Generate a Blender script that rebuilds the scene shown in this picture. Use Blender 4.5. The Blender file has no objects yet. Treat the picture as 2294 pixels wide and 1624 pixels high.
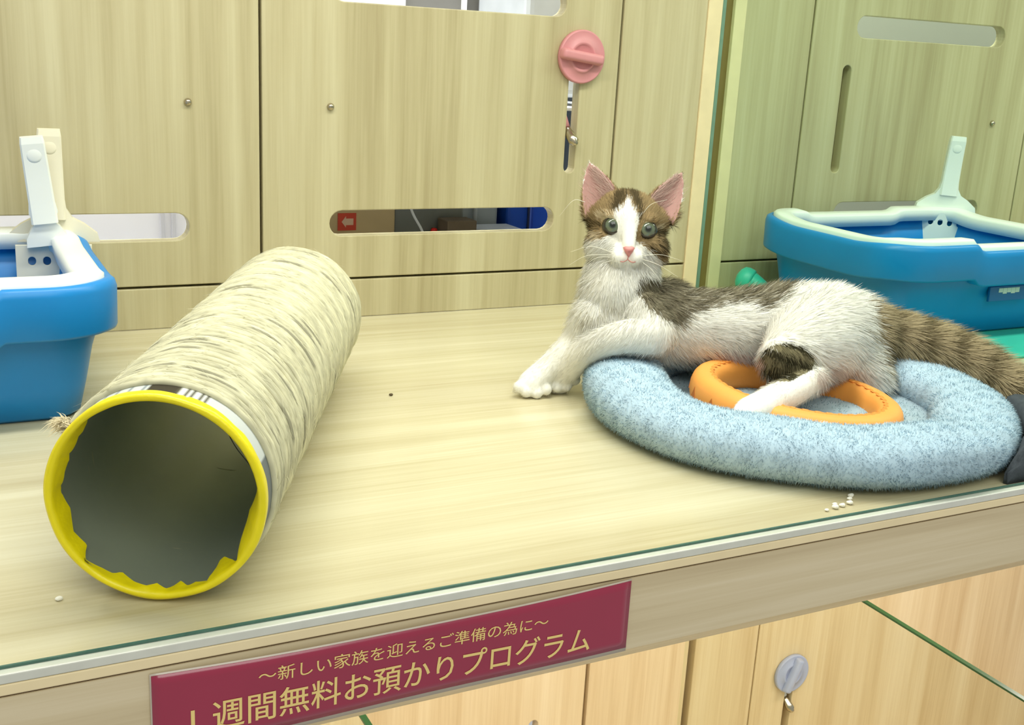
import bpy, bmesh, math, random
import numpy as np
from mathutils import Vector, Matrix

random.seed(7)
RNG = np.random.default_rng(11)
scene = bpy.context.scene
COL = scene.collection
PI = math.pi

# ------------------------------------------------------------------ camera
CAM = np.array([-0.3413, -1.3, 0.3307])
RIGHT = np.array([0.8911, -0.4508, 0.0522])
DOWN = np.array([-0.0759, -0.2616, -0.9622])
FWD = np.array([0.4474, 0.8534, -0.2673])
FPX, CX, CY = 2525.745, 1147.0, 812.0
cam_data = bpy.data.cameras.new('camera')
cam_data.sensor_fit = 'HORIZONTAL'
cam_data.sensor_width = 36.0
cam_data.lens = FPX / 2294.0 * 36.0
cam_data.clip_start = 0.01
cam = bpy.data.objects.new('camera', cam_data)
COL.objects.link(cam)
M = Matrix.Identity(4)
for i in range(3):
    M[i][0] = RIGHT[i]; M[i][1] = -DOWN[i]; M[i][2] = -FWD[i]; M[i][3] = CAM[i]
cam.matrix_world = M
scene.camera = cam

# ------------------------------------------------------------------ world, lights, exposure
world = bpy.data.worlds.new('world'); scene.world = world
world.use_nodes = True
bg = world.node_tree.nodes['Background']
bg.inputs['Color'].default_value = (1.0, 0.985, 0.94, 1)
bg.inputs['Strength'].default_value = 0.50

def area_light(name, loc, size, energy, color, rot=(0, 0, 0)):
    d = bpy.data.lights.new(name, 'AREA')
    d.shape = 'RECTANGLE'; d.size = size[0]; d.size_y = size[1]
    d.energy = energy; d.color = color
    o = bpy.data.objects.new(name, d); COL.objects.link(o)
    o.location = loc; o.rotation_euler = rot
    return o

area_light('cage_lamp_light', (0.05, -0.46, 0.845), (1.1, 0.10), 8.9, (1.0, 0.985, 0.92))
area_light('next_cage_lamp_light', (1.28, -0.46, 0.845), (1.1, 0.10), 6.4, (1.0, 0.985, 0.92))
area_light('lower_cage_lamp_light', (0.45, -0.46, -0.10), (2.0, 0.10), 11.0, (1.0, 0.93, 0.82))
area_light('shop_ceiling_light', (-0.4, -2.4, 2.2), (2.4, 1.6), 38.0, (1.0, 0.985, 0.93), (math.radians(40), 0, math.radians(-8)))
area_light('staff_room_light', (0.4, 0.14, 1.25), (2.8, 0.2), 55.0, (0.96, 0.98, 1.0), (math.radians(12), 0, 0))

vs = scene.view_settings
vs.view_transform = 'Standard'
vs.look = 'None'
vs.gamma = 1.0
vs.exposure = 0.0
vs.use_curve_mapping = False

scene.cycles.max_bounces = 8

# ------------------------------------------------------------------ helpers
def srgb(r, g, b):
    def c(v):
        v /= 255.0
        return v / 12.92 if v <= 0.04045 else ((v + 0.055) / 1.055) ** 2.4
    return (c(r), c(g), c(b))

def view_point(px, py, d):
    return CAM + d * (FWD + RIGHT * (px - CX) / FPX + DOWN * (py - CY) / FPX)

def to_px(P):
    Q = np.asarray(P) - CAM
    z = Q @ FWD
    return np.stack([CX + FPX * (Q @ RIGHT) / z, CY + FPX * (Q @ DOWN) / z], -1)

MATS = {}
def mat(name, color, rough=0.5, metal=0.0, spec=0.5, coat=0.0, noise=None, bump=None, sss=0.0):
    """plain principled; noise=(scale, amount) varies the colour, bump=(scale, strength)"""
    if name in MATS: return MATS[name]
    m = bpy.data.materials.new(name); m.use_nodes = True
    nt = m.node_tree; p = nt.nodes['Principled BSDF']
    p.inputs['Roughness'].default_value = rough
    p.inputs['Metallic'].default_value = metal
    p.inputs['Specular IOR Level'].default_value = spec
    p.inputs['Coat Weight'].default_value = coat
    p.inputs['Coat Roughness'].default_value = 0.15
    if sss: 
        p.inputs['Subsurface Weight'].default_value = sss
        p.inputs['Subsurface Radius'].default_value = (0.01, 0.006, 0.004)
        p.inputs['Subsurface Scale'].default_value = 0.3
    tc = nt.nodes.new('ShaderNodeTexCoord')
    if noise:
        n = nt.nodes.new('ShaderNodeTexNoise'); n.inputs['Scale'].default_value = noise[0]
        n.inputs['Detail'].default_value = 5
        r = nt.nodes.new('ShaderNodeValToRGB')
        a = noise[1]
        r.color_ramp.elements[0].position = 0.3; r.color_ramp.elements[1].position = 0.7
        r.color_ramp.elements[0].color = tuple(min(1, c * (1 - a)) for c in color) + (1,)
        r.color_ramp.elements[1].color = tuple(min(1, c * (1 + a)) for c in color) + (1,)
        nt.links.new(tc.outputs['Object'], n.inputs['Vector'])
        nt.links.new(n.outputs['Fac'], r.inputs['Fac'])
        nt.links.new(r.outputs['Color'], p.inputs['Base Color'])
    else:
        p.inputs['Base Color'].default_value = tuple(color) + (1,)
    if bump:
        n2 = nt.nodes.new('ShaderNodeTexNoise'); n2.inputs['Scale'].default_value = bump[0]; n2.inputs['Detail'].default_value = 4
        b = nt.nodes.new('ShaderNodeBump'); b.inputs['Strength'].default_value = bump[1]; b.inputs['Distance'].default_value = 0.002
        nt.links.new(tc.outputs['Object'], n2.inputs['Vector'])
        nt.links.new(n2.outputs['Fac'], b.inputs['Height'])
        nt.links.new(b.outputs['Normal'], p.inputs['Normal'])
    MATS[name] = m
    return m

def wood(name, axis, dark, mid, light, rough=0.42, seed=0.0, contrast=1.0):
    """laminate with straight grain along axis (0=x, 2=z), world scale"""
    m = bpy.data.materials.new(name); m.use_nodes = True
    nt = m.node_tree; L = nt.links; p = nt.nodes['Principled BSDF']
    geo = nt.nodes.new('ShaderNodeNewGeometry')
    def layer(sx, sl, detail, off, dist=0.0):
        mp = nt.nodes.new('ShaderNodeMapping')
        s = [sx, sx, sx]; s[axis] = sl
        mp.inputs['Scale'].default_value = s
        mp.inputs['Location'].default_value = (off, off * 1.7, off * 0.6)
        n = nt.nodes.new('ShaderNodeTexNoise'); n.inputs['Scale'].default_value = 1.0
        n.inputs['Detail'].default_value = detail; n.inputs['Roughness'].default_value = 0.6
        n.inputs['Distortion'].default_value = dist
        L.new(geo.outputs['Position'], mp.inputs['Vector']); L.new(mp.outputs['Vector'], n.inputs['Vector'])
        return n
    a = layer(42, 1.6, 3, 3.1 + seed, 0.2); b = layer(330, 7, 3, 9.7 + seed); c = layer(14, 0.9, 2, 5.5 + seed)
    def mix(x, y, f):
        q = nt.nodes.new('ShaderNodeMix'); q.data_type = 'FLOAT'
        q.inputs[0].default_value = f
        L.new(x, q.inputs[2]); L.new(y, q.inputs[3]); return q.outputs[0]
    v = mix(mix(a.outputs['Fac'], b.outputs['Fac'], 0.30), c.outputs['Fac'], 0.35)
    r = nt.nodes.new('ShaderNodeValToRGB')
    e = r.color_ramp.elements
    w = 0.13 / contrast
    e[0].position = 0.5 - w; e[0].color = dark + (1,)
    e[1].position = 0.5 + w; e[1].color = light + (1,)
    k = e.new(0.5); k.color = mid + (1,)
    L.new(v, r.inputs['Fac']); L.new(r.outputs['Color'], p.inputs['Base Color'])
    p.inputs['Roughness'].default_value = rough
    p.inputs['Specular IOR Level'].default_value = 0.4
    bp = nt.nodes.new('ShaderNodeBump'); bp.inputs['Strength'].default_value = 0.06; bp.inputs['Distance'].default_value = 0.001
    L.new(b.outputs['Fac'], bp.inputs['Height']); L.new(bp.outputs['Normal'], p.inputs['Normal'])
    MATS[name] = m
    return m

def glass_face(name, tint):
    m = bpy.data.materials.new(name); m.use_nodes = True
    nt = m.node_tree; nt.nodes.clear()
    o = nt.nodes.new('ShaderNodeOutputMaterial'); t = nt.nodes.new('ShaderNodeBsdfTransparent')
    t.inputs['Color'].default_value = tint + (1,)
    nt.links.new(t.outputs[0], o.inputs['Surface'])
    return m

def vcol_mat(name, rough=0.7, attr='Col', spec=0.3, trans=0.0, coat=0.0):
    m = bpy.data.materials.new(name); m.use_nodes = True
    nt = m.node_tree; p = nt.nodes['Principled BSDF']
    a = nt.nodes.new('ShaderNodeAttribute'); a.attribute_name = attr
    nt.links.new(a.outputs['Color'], p.inputs['Base Color'])
    p.inputs['Roughness'].default_value = rough
    p.inputs['Specular IOR Level'].default_value = spec
    p.inputs['Coat Weight'].default_value = coat
    p.inputs['Coat Roughness'].default_value = 0.03
    if trans:
        o = nt.nodes['Material Output']
        tr = nt.nodes.new('ShaderNodeBsdfTranslucent'); mx = nt.nodes.new('ShaderNodeMixShader')
        mx.inputs[0].default_value = trans
        nt.links.new(a.outputs['Color'], tr.inputs['Color'])
        nt.links.new(p.outputs[0], mx.inputs[1]); nt.links.new(tr.outputs[0], mx.inputs[2])
        nt.links.new(mx.outputs[0], o.inputs['Surface'])
    return m

def tag(o, label=None, cat=None, group=None, kind=None):
    if label: o['label'] = label
    if cat: o['category'] = cat
    if group: o['group'] = group
    if kind: o['kind'] = kind
    return o

def link(name, me, m=None, parent=None, origin=None):
    """one mesh object; its vertices are world coordinates, moved to its own origin"""
    o = bpy.data.objects.new(name, me); COL.objects.link(o)
    if m is not None:
        me.materials.clear(); me.materials.append(m)
    w = Vector(origin) if origin is not None else Vector((0, 0, 0))
    if origin is not None: me.transform(Matrix.Translation(-w))
    if parent is not None:
        o.parent = parent
        pw = world_loc(parent)
        o.location = w - pw if origin is not None else -pw
    else:
        o.location = w
    return o

def world_loc(o):
    v = Vector(o.location)
    while o.parent is not None:
        o = o.parent; v = v + Vector(o.location)
    return v

def empty(name, loc):
    o = bpy.data.objects.new(name, None); COL.objects.link(o); o.location = loc
    o.empty_display_size = 0.02
    return o

def me_from(name, verts, faces, smooth=True):
    me = bpy.data.meshes.new(name)
    me.from_pydata([tuple(v) for v in verts], [], [tuple(f) for f in faces])
    bm = bmesh.new(); bm.from_mesh(me); bmesh.ops.recalc_face_normals(bm, faces=bm.faces); bm.to_mesh(me); bm.free()
    if smooth:
        me.polygons.foreach_set('use_smooth', [True] * len(me.polygons))
    me.update()
    return me

def box_me(name, lo, hi, bev=0.0, seg=2):
    bm = bmesh.new()
    bmesh.ops.create_cube(bm, size=1.0)
    lo = Vector(lo); hi = Vector(hi)
    for v in bm.verts:
        v.co = Vector([(lo[i] + hi[i]) / 2 + v.co[i] * (hi[i] - lo[i]) for i in range(3)])
    if bev:
        bmesh.ops.bevel(bm, geom=list(bm.edges), offset=bev, segments=seg, profile=0.5, affect='EDGES')
    me = bpy.data.meshes.new(name); bm.to_mesh(me); bm.free()
    return me

def loft(name, rings, cap0=True, cap1=True, smooth=True, closed=True):
    n = len(rings[0]); V = [p for r in rings for p in r]; F = []
    for i in range(len(rings) - 1):
        for j in range(n if closed else n - 1):
            k = (j + 1) % n
            F.append((i * n + j, i * n + k, (i + 1) * n + k, (i + 1) * n + j))
    if cap0: F.append(tuple(reversed(range(n))))
    if cap1: F.append(tuple((len(rings) - 1) * n + j for j in range(n)))
    return me_from(name, V, F, smooth)

def frame_of(axis):
    a = np.array(axis, float); a /= np.linalg.norm(a)
    h = np.array([0, 0, 1.0]) if abs(a[2]) < 0.9 else np.array([1.0, 0, 0])
    u = np.cross(h, a); u /= np.linalg.norm(u)
    return a, u, np.cross(a, u)

def lathe(name, origin, axis, prof, n=32, cap0=True, cap1=True, smooth=True):
    a, u, v = frame_of(axis); o = np.array(origin, float)
    rings = []
    for r, h in prof:
        rings.append([o + a * h + r * (math.cos(2 * PI * k / n) * u + math.sin(2 * PI * k / n) * v) for k in range(n)])
    return loft(name, rings, cap0, cap1, smooth)

def tube_path(name, pts, rad, n=8, closed=False):
    P = np.array(pts, float); N = len(P)
    if np.isscalar(rad): rad = [rad] * N
    T = np.zeros_like(P)
    for i in range(N):
        a = P[(i - 1) % N] if closed or i > 0 else P[i]; b = P[(i + 1) % N] if closed or i < N - 1 else P[i]
        T[i] = (b - a) / np.linalg.norm(b - a)
    u = frame_of(T[0])[1]; rings = []
    for i in range(N):
        u = u - T[i] * (u @ T[i]); u /= np.linalg.norm(u); v = np.cross(T[i], u)
        rings.append([P[i] + rad[i] * (math.cos(2 * PI * k / n) * u + math.sin(2 * PI * k / n) * v) for k in range(n)])
    if closed:
        rings.append(rings[0])
        return loft(name, rings, False, False)
    return loft(name, rings)

def catmull(pts, n):
    P = np.array(pts, float); P = np.vstack([2 * P[0] - P[1], P, 2 * P[-1] - P[-2]]); out = []
    m = len(P) - 3
    for s in np.linspace(0, m, n):
        i = min(int(s), m - 1); t = s - i
        a, b, c, d = P[i:i + 4]
        out.append(0.5 * (2 * b + (c - a) * t + (2 * a - 5 * b + 4 * c - d) * t * t + (3 * b - a - 3 * c + d) * t ** 3))
    return np.array(out)

def stadium(cx, cz, w, h, n=10):
    """closed outline of a slot with round ends"""
    pts = []
    if w >= h:
        r = h / 2
        for s, a0 in ((1, -PI / 2), (-1, PI / 2)):
            for k in range(n + 1):
                a = a0 + PI * k / n
                pts.append((cx + s * (w / 2 - r) + r * math.cos(a), cz + r * math.sin(a)))
    else:
        r = w / 2
        for s, a0 in ((1, 0), (-1, PI)):
            for k in range(n + 1):
                a = a0 + PI * k / n
                pts.append((cx + r * math.cos(a), cz + s * (h / 2 - r) + r * math.sin(a)))
    return pts

def panel_me(name, x0, x1, z0, z1, yf, th, holes=(), bev=0.0012):
    """upright board with its front at y = yf, th thick, with slot holes cut right through"""
    cu = bpy.data.curves.new(name, 'CURVE'); cu.dimensions = '2D'; cu.fill_mode = 'BOTH'
    cu.extrude = th / 2 - bev; cu.bevel_depth = bev; cu.bevel_resolution = 1
    loops = [[(x0 + bev, z0 + bev), (x1 - bev, z0 + bev), (x1 - bev, z1 - bev), (x0 + bev, z1 - bev)]] + [stadium(*h) for h in holes]
    for lp in loops:
        s = cu.splines.new('POLY'); s.points.add(len(lp) - 1); s.use_cyclic_u = True
        for p, (x, z) in zip(s.points, lp): p.co = (x, z, 0, 1)
    t = bpy.data.objects.new('tmp', cu); COL.objects.link(t)
    dg = bpy.context.evaluated_depsgraph_get()
    me = bpy.data.meshes.new_from_object(t.evaluated_get(dg))
    bpy.data.objects.remove(t); bpy.data.curves.remove(cu)
    me.name = name
    me.transform(Matrix(((1, 0, 0, 0), (0, 0, -1, yf + th / 2), (0, 1, 0, 0), (0, 0, 0, 1))))
    me.polygons.foreach_set('use_smooth', [False] * len(me.polygons))
    return me

def ribbons(name, roots, dirs, normals, length, width, colors, m, parent, bend=0.3, segs=2, kind='stuff', bendvec=None):
    """many thin tapered hairs as one mesh, shaded like the surface they grow from"""
    N = len(roots)
    roots = np.asarray(roots); d = dirs / np.linalg.norm(dirs, axis=1, keepdims=True)
    nrm = np.asarray(normals, float)
    side = np.cross(d, nrm) + RNG.normal(size=(N, 3)) * 0.25
    side -= d * (side * d).sum(1, keepdims=True)
    side /= np.linalg.norm(side, axis=1, keepdims=True) + 1e-9
    flip = (np.cross(side, d) * nrm).sum(1) < 0          # the flat of the hair looks out of the coat
    side[flip] *= -1
    bv = np.array([0, 0, -1.0]) if bendvec is None else bendvec
    length = np.broadcast_to(length, (N,)); width = np.broadcast_to(width, (N,))
    rows = []
    for s in range(segs):
        t = s / segs
        c = roots + d * (length * t)[:, None] + bv * (bend * length * t * t)[:, None]
        w = (width * (1 - 0.55 * t) * 0.5)[:, None]
        rows += [c - side * w, c + side * w]
    rows.append(roots + d * length[:, None] + bv * (bend * length)[:, None])
    nv = 2 * segs + 1
    V = np.stack(rows, 1).reshape(-1, 3)
    base = (np.arange(N) * nv)[:, None]
    tris = []
    for s in range(segs - 1):
        a = 2 * s
        tris += [[a, a + 1, a + 3], [a, a + 3, a + 2]]
    a = 2 * (segs - 1); tris.append([a, a + 1, a + 2])
    T = (base[:, :, None] + np.array(tris)[None]).reshape(-1, 3)
    me = bpy.data.meshes.new(name)
    me.vertices.add(len(V)); me.loops.add(T.size); me.polygons.add(len(T))
    me.vertices.foreach_set('co', V.astype(np.float32).ravel())
    me.loops.foreach_set('vertex_index', T.astype(np.int32).ravel())
    me.polygons.foreach_set('loop_start', np.arange(0, T.size, 3, dtype=np.int32))
    me.update(calc_edges=True)
    ca = me.color_attributes.new('Col', 'FLOAT_COLOR', 'POINT')
    cc = np.ones((N, nv, 4), np.float32); cc[:, :, :3] = np.asarray(colors)[:, None, :]
    ca.data.foreach_set('color', cc.ravel())
    me.polygons.foreach_set('use_smooth', np.ones(len(T), bool))
    nn = np.repeat(np.asarray(normals), nv, axis=0)
    me.normals_split_custom_set_from_vertices(nn.tolist())
    o = link(name, me, m, parent)
    if kind: o['kind'] = kind
    return o

def surface_samples(me, N, weight=None):
    """points, normals and triangle corner data spread over a mesh"""
    me.calc_loop_triangles()
    nt = len(me.loop_triangles)
    tv = np.empty(nt * 3, np.int32); me.loop_triangles.foreach_get('vertices', tv); tv = tv.reshape(-1, 3)
    co = np.empty(len(me.vertices) * 3, np.float32); me.vertices.foreach_get('co', co); co = co.reshape(-1, 3).astype(float)
    no = np.empty(len(me.vertices) * 3, np.float32); me.vertices.foreach_get('normal', no); no = no.reshape(-1, 3).astype(float)
    A, B, C = co[tv[:, 0]], co[tv[:, 1]], co[tv[:, 2]]
    ar = np.linalg.norm(np.cross(B - A, C - A), axis=1)
    if weight is not None: ar = ar * weight((A + B + C) / 3)
    idx = RNG.choice(nt, N, p=ar / ar.sum())
    r1 = np.sqrt(RNG.random(N)); r2 = RNG.random(N)
    w = np.stack([1 - r1, r1 * (1 - r2), r1 * r2], 1)
    P = (co[tv[idx]] * w[:, :, None]).sum(1); Nn = (no[tv[idx]] * w[:, :, None]).sum(1)
    Nn /= np.linalg.norm(Nn, axis=1, keepdims=True) + 1e-9
    return P, Nn

# ------------------------------------------------------------------ materials
W_WALL = wood('laminate_upright', 2, srgb(170, 158, 120), srgb(191, 181, 143), srgb(206, 198, 162), seed=0.0, contrast=0.85)
W_SHELF = wood('laminate_shelf', 0, srgb(190, 178, 142), srgb(205, 196, 162), srgb(217, 210, 180), rough=0.24, seed=4.0)
W_FASCIA = wood('laminate_fascia', 0, srgb(190, 174, 138), srgb(206, 192, 156), srgb(218, 206, 174), seed=8.0)
W_LOW = wood('laminate_lower', 2, srgb(208, 182, 138), srgb(222, 200, 158), srgb(232, 214, 176), seed=13.0)
M_EDGE = mat('edge_banding', srgb(232, 216, 172), 0.45, noise=(40, 0.04))
M_DARKGAP = mat('dark_recess', srgb(60, 42, 24), 0.9)
M_CHANNEL = mat('pale_glass_channel', srgb(205, 208, 196), 0.35, noise=(60, 0.05))
M_GEDGE = mat('green_glass_edge', srgb(70, 108, 96), 0.2, noise=(80, 0.12))
M_GEDGE2 = mat('deep_green_glass_edge', srgb(28, 62, 34), 0.25)
M_CHROME = mat('bright_screw_metal', srgb(190, 180, 160), 0.25, metal=1.0)
M_PINK = mat('pink_plastic', srgb(208, 140, 144), 0.45, noise=(30, 0.03))
M_LAV = mat('lavender_plastic', srgb(172, 180, 208), 0.3, noise=(30, 0.03))
M_BLUE = mat('blue_plastic', srgb(0, 130, 205), 0.38, noise=(20, 0.04))
M_WHITE = mat('white_plastic', srgb(236, 240, 236), 0.35, noise=(20, 0.02))
M_CREAM = mat('cream_plastic', srgb(236, 230, 208), 0.4, noise=(20, 0.02))
M_TEAL = mat('teal_plastic', srgb(64, 192, 170), 0.4, noise=(30, 0.04))

# ------------------------------------------------------------------ structure: back wall of the upper cages
TH = 0.018
def structure(o):
    o['kind'] = 'structure'; return o

def door(name, x0, x1, z0, z1, yf, m, holes):
    return structure(link(name, panel_me(name, x0, x1, z0, z1, yf, TH, holes), m))

HS = 0.0335          # slot height
def slots(left_x, right_x, vx, hz=(0.1175, 0.389), vz=(0.1765, 0.335), vw=0.0185):
    return [((left_x + right_x) / 2, z, right_x - left_x, HS) for z in hz] + [(vx, sum(vz) / 2, vw, vz[1] - vz[0])]

G = 0.0016
doors = {}
doors[1] = door('door_1', -0.475 + G, -G, 0.0503, 0.80, 0, W_WALL, slots(-0.392, -0.0815, -0.409))
doors[2] = door('door_2', G, 0.475 - G, 0.0503, 0.80, 0, W_WALL, slots(0.0815, 0.392, 0.409))
doors[3] = door('door_3', 0.794 + G, 1.267 - G, 0.0503, 0.80, 0, W_WALL, slots(0.8755, 1.186, 0.868))
doors[3].data.materials[0] = W_WALL
doors[4] = door('door_4', 1.267 + G, 1.74 - G, 0.0503, 0.80, 0, W_WALL, slots(1.348, 1.658, 1.666))

wall_back = structure(empty('wall_back', (0.3, 0, 0)))
def wall_panel(x0, x1, z0, z1, yf=0.0, m=W_WALL):
    return link('panel', panel_me('panel', x0, x1, z0, z1, yf, TH), m, wall_back)
wall_panel(-0.62, -0.475 - G, 0.0503, 0.80); wall_panel(0.475 + G, 0.6085, 0.0503, 0.80)
wall_panel(0.672, 0.794 - G, 0.0503, 0.80); wall_panel(1.74 + G, 1.90, 0.0503, 0.80)
wall_panel(-0.62, 0.6085, 0.0, 0.0475); wall_panel(0.672, 1.90, 0.0, 0.0475)
# jambs standing behind the joints
for x in (-0.475, 0.0, 0.475, 0.794, 1.267, 1.74):
    wj = 0.012
    link('jamb', box_me('jamb', (x - wj, TH + 0.001, 0.0), (x + wj, TH + 0.02, 0.80)), M_DARKGAP, wall_back)
link('jamb', box_me('jamb', (-0.62, TH + 0.001, 0.036), (1.9, TH + 0.02, 0.062)), M_DARKGAP, wall_back)
link('slot_backing', box_me('slot_backing', (0.856, TH + 0.001, 0.165), (0.8835, TH + 0.006, 0.345)), W_WALL, wall_back)

# lower tier: back wall stands a little nearer
YL = -0.042
ZL0, ZL1 = -1.02, -0.10
doors[5] = door('door_5', 0.002, 0.470, ZL0, ZL1, YL, W_LOW, [(0.386, -0.69, 0.018, 0.155)])
doors[6] = door('door_6', 0.7955, 1.735, ZL0, ZL1, YL, W_LOW, [(0.8745, -0.72, 0.0185, 0.20)])
wl = structure(empty('wall_back_lower', (0.3, YL, -0.5)))
for a, b in ((-0.62, -0.002), (0.4765, 0.656), (0.669, 0.7925), (1.74, 1.90)):
    link('panel', panel_me('panel', a, b, ZL0, ZL1, YL, TH), W_LOW, wl)
for x in (0.0, 0.473, 0.663, 0.794, 1.737):
    link('jamb', box_me('jamb', (x - 0.014, YL + TH + 0.001, ZL0), (x + 0.014, YL + TH + 0.02, ZL1)), M_DARKGAP if x not in (0.794,) else mat('brown_gap', srgb(150, 100, 40), 0.8), wl)
link('slot_backing', box_me('slot_backing', (0.86, YL + TH + 0.001, -0.83), (0.89, YL + TH + 0.006, -0.61)), mat('slot_shade_board', srgb(150, 125, 80), 0.7), wl)

# battens that hold the partition glass at the wall
for nm, x0, x1 in (('trim_1', 0.6085, 0.6315), ('trim_2', 0.6525, 0.672)):
    structure(link(nm, box_me(nm, (x0, -0.002, 0.0), (x1, TH, 0.80), 0.0008), M_EDGE))
structure(link('trim_3', box_me('trim_3', (0.6315, 0.004, 0.0), (0.6525, TH, 0.80)), mat('brown_batten', srgb(128, 108, 58), 0.7, noise=(50, 0.06))))

# ceilings, floors and the room behind
structure(link('ceiling', box_me('ceiling', (-0.62, -0.708, 0.86), (1.9, 0.02, 0.878)), W_WALL))
structure(link('floor', box_me('floor', (-0.62, -0.708, -1.04), (1.9, 0.0, -1.022)), W_LOW))
structure(link('wall_far', box_me('wall_far', (-1.4, 0.9, -1.0), (2.6, 0.92, 1.5)), mat('staff_room_paint', srgb(226, 228, 230), 0.8)))

# ------------------------------------------------------------------ fittings on the doors
def screw(parent, x, z, y=0.0):
    o = link('screw', lathe('screw', (x, y - 0.0005, z), (0, -1, 0), [(0.0042, 0), (0.0042, 0.0015), (0.0034, 0.0034), (0.0014, 0.0046)], 16), M_CHROME, parent, (x, y, z))
    return o
screw(doors[1], -0.0815, 0.256); screw(doors[2], 0.0822, 0.255); screw(doors[3], 1.186, 0.2565)

def latch_knob(parent, x, z, y, m, label, r=0.0335, ang=-7.0, flat=True):
    """round plate with a raised ring and a grip bar across it"""
    k = link('latch_knob', lathe('latch_knob', (x, y, z), (0, -1, 0), [(r * 0.93, 0), (r, 0.0015), (r, 0.006), (r * 0.965, 0.008), (r * 0.93, 0.0078), (r * 0.6, 0.0078), (r * 0.58, 0.0092), (r * 0.48, 0.0095), (r * 0.45, 0.008), (0.002, 0.0078)], 56), m, parent, (x, y, z))
    k['label'] = label
    bm = bmesh.new(); bmesh.ops.create_cube(bm, size=1.0)
    for v in bm.verts:
        tap = 0.8 if v.co.y < 0 else 1.0
        v.co = Vector((v.co.x * r * 1.9 * (0.93 if v.co.y < 0 else 1), v.co.y * 0.013, v.co.z * 0.0150 * tap))
    bmesh.ops.bevel(bm, geom=list(bm.edges), offset=0.0042, segments=4, profile=0.5, affect='EDGES')
    bm.transform(Matrix.Translation((x - 0.003, y - 0.0125, z)) @ Matrix.Rotation(math.radians(-ang), 4, 'Y'))
    me = bpy.data.meshes.new('grip_bar'); bm.to_mesh(me); bm.free()
    me.polygons.foreach_set('use_smooth', [True] * len(me.polygons))
    link('grip_bar', me, m, k, (x, y, z))
    return k

def latch_pin(parent, x, z, y, collar):
    """sprung metal peg hanging in the slot under the knob"""
    p = link('latch_pin', lathe('latch_pin', (x - 0.002, y + 0.012, z + 0.014), (0.12, -0.62, -0.55), [(0.0052, 0), (0.0056, 0.010), (0.0066, 0.020), (0.0066, 0.027), (0.0045, 0.029), (0.0040, 0.0315), (0.001, 0.033)], 20), M_CHROME, parent, (x, y, z))
    link('collar', lathe('collar', (x - 0.0045, y + 0.016, z + 0.032), (0.10, -0.30, -0.9), [(0.001, 0), (0.0045, 0.004), (0.0062, 0.020)], 16), collar, p, (x, y, z))
    return p
latch_knob(doors[2], 0.4145, 0.326, 0.0, M_PINK, 'pink round plastic latch knob with a raised grip bar')
latch_pin(doors[2], 0.4075, 0.223, 0.0, M_PINK)
link('cord', tube_path('cord', catmull([(0.405, 0.020, 0.30), (0.402, 0.022, 0.285), (0.404, 0.022, 0.27)], 12), 0.0035, 8), mat('blue_cord', srgb(90, 150, 190), 0.6), doors[2], (0.405, 0.02, 0.29))
latch_knob(doors[6], 0.871, -0.642, YL, M_LAV, 'lavender grey round latch knob on the lower door', r=0.034, ang=68)
latch_pin(doors[6], 0.8745, -0.705, YL, M_WHITE)

# ------------------------------------------------------------------ shelf
shelf = empty('display_shelf', (0.0, -0.35, 0.0))
tag(shelf, 'pale wood laminate shelf with a broad grained front rail carrying the maroon sign', 'shelf')
YF = -0.708
link('board', box_me('board', (-0.62, YF, -0.0125), (1.90, 0.0, 0.0), 0.0), W_SHELF, shelf)
link('glass_channel', box_me('glass_channel', (-0.62, YF - 0.008, -0.0058), (1.90, YF, -0.0002), 0.0006), M_CHANNEL, shelf)
link('edge_strip', box_me('edge_strip', (-0.62, YF - 0.008, -0.0128), (1.90, YF, -0.0061), 0.0008), M_EDGE, shelf)
# front rail: upright face, then a chamfer turning under
prof = [(YF - 0.0075, -0.0140), (YF - 0.0075, -0.0690), (YF + 0.004, -0.0815), (YF + 0.012, -0.0815), (YF + 0.012, -0.0140)]
link('front_rail', loft('front_rail', [[(x, y, z) for y, z in prof] for x in (-0.62, 1.90)], True, True, False), W_FASCIA, shelf)
link('rail_joint', box_me('rail_joint', (-0.62, YF - 0.006, -0.0141), (1.90, YF, -0.0127)), mat('rail_joint_brown', srgb(96, 62, 34), 0.8), shelf)
link('shelf_underside', box_me('shelf_underside', (-0.62, YF + 0.012, -0.085), (1.90, -0.001, -0.067)), W_LOW, shelf)

# ------------------------------------------------------------------ glass
CLEAR = glass_face('clear_pane', (0.975, 0.985, 0.97))
FAINT = glass_face('faint_green_pane', (0.955, 0.975, 0.945))
GREEN = glass_face('green_tinted_pane', (0.905, 0.975, 0.925))
def pane(name, lo, hi, m, edge_m, thin, label, cat=None, kind=None, edges=('bottom', 'top')):
    root = empty(name, ((lo[0] + hi[0]) / 2, (lo[1] + hi[1]) / 2, lo[2]))
    if kind: root['kind'] = kind
    tag(root, label, cat)
    link('pane', box_me('pane', lo, hi), m, root)
    e = 0.0022
    for which in edges:
        l, h = list(lo), list(hi)
        if which == 'bottom': h[2] = lo[2] + 0.0014; l[1] = hi[1] - 0.0012
        if which == 'top': l[2] = hi[2] - e
        if which == 'back': l[1] = hi[1] - e
        if which == 'front': h[1] = lo[1] + e
        g = 0.0001
        l = [a - g for a in l]; h = [a + g for a in h]
        link('glass_edge', box_me('glass_edge', l, h), edge_m, root)
    return root
pane('window_1', (-0.62, YF - 0.0065, 0.0), (1.90, YF - 0.0005, 0.86), CLEAR, M_GEDGE, 1, 'clear front glass pane standing in the shelf channel', None, 'structure')
pane('glass_partition', (0.6335, YF + 0.002, 0.0), (0.6390, 0.003, 0.80), GREEN, mat('pale_green_glass_edge', srgb(120, 150, 132), 0.3, noise=(60, 0.08)), 0, 'green tinted glass partition between the kitten and the second litter box', 'partition', None, ('back',))
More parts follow.
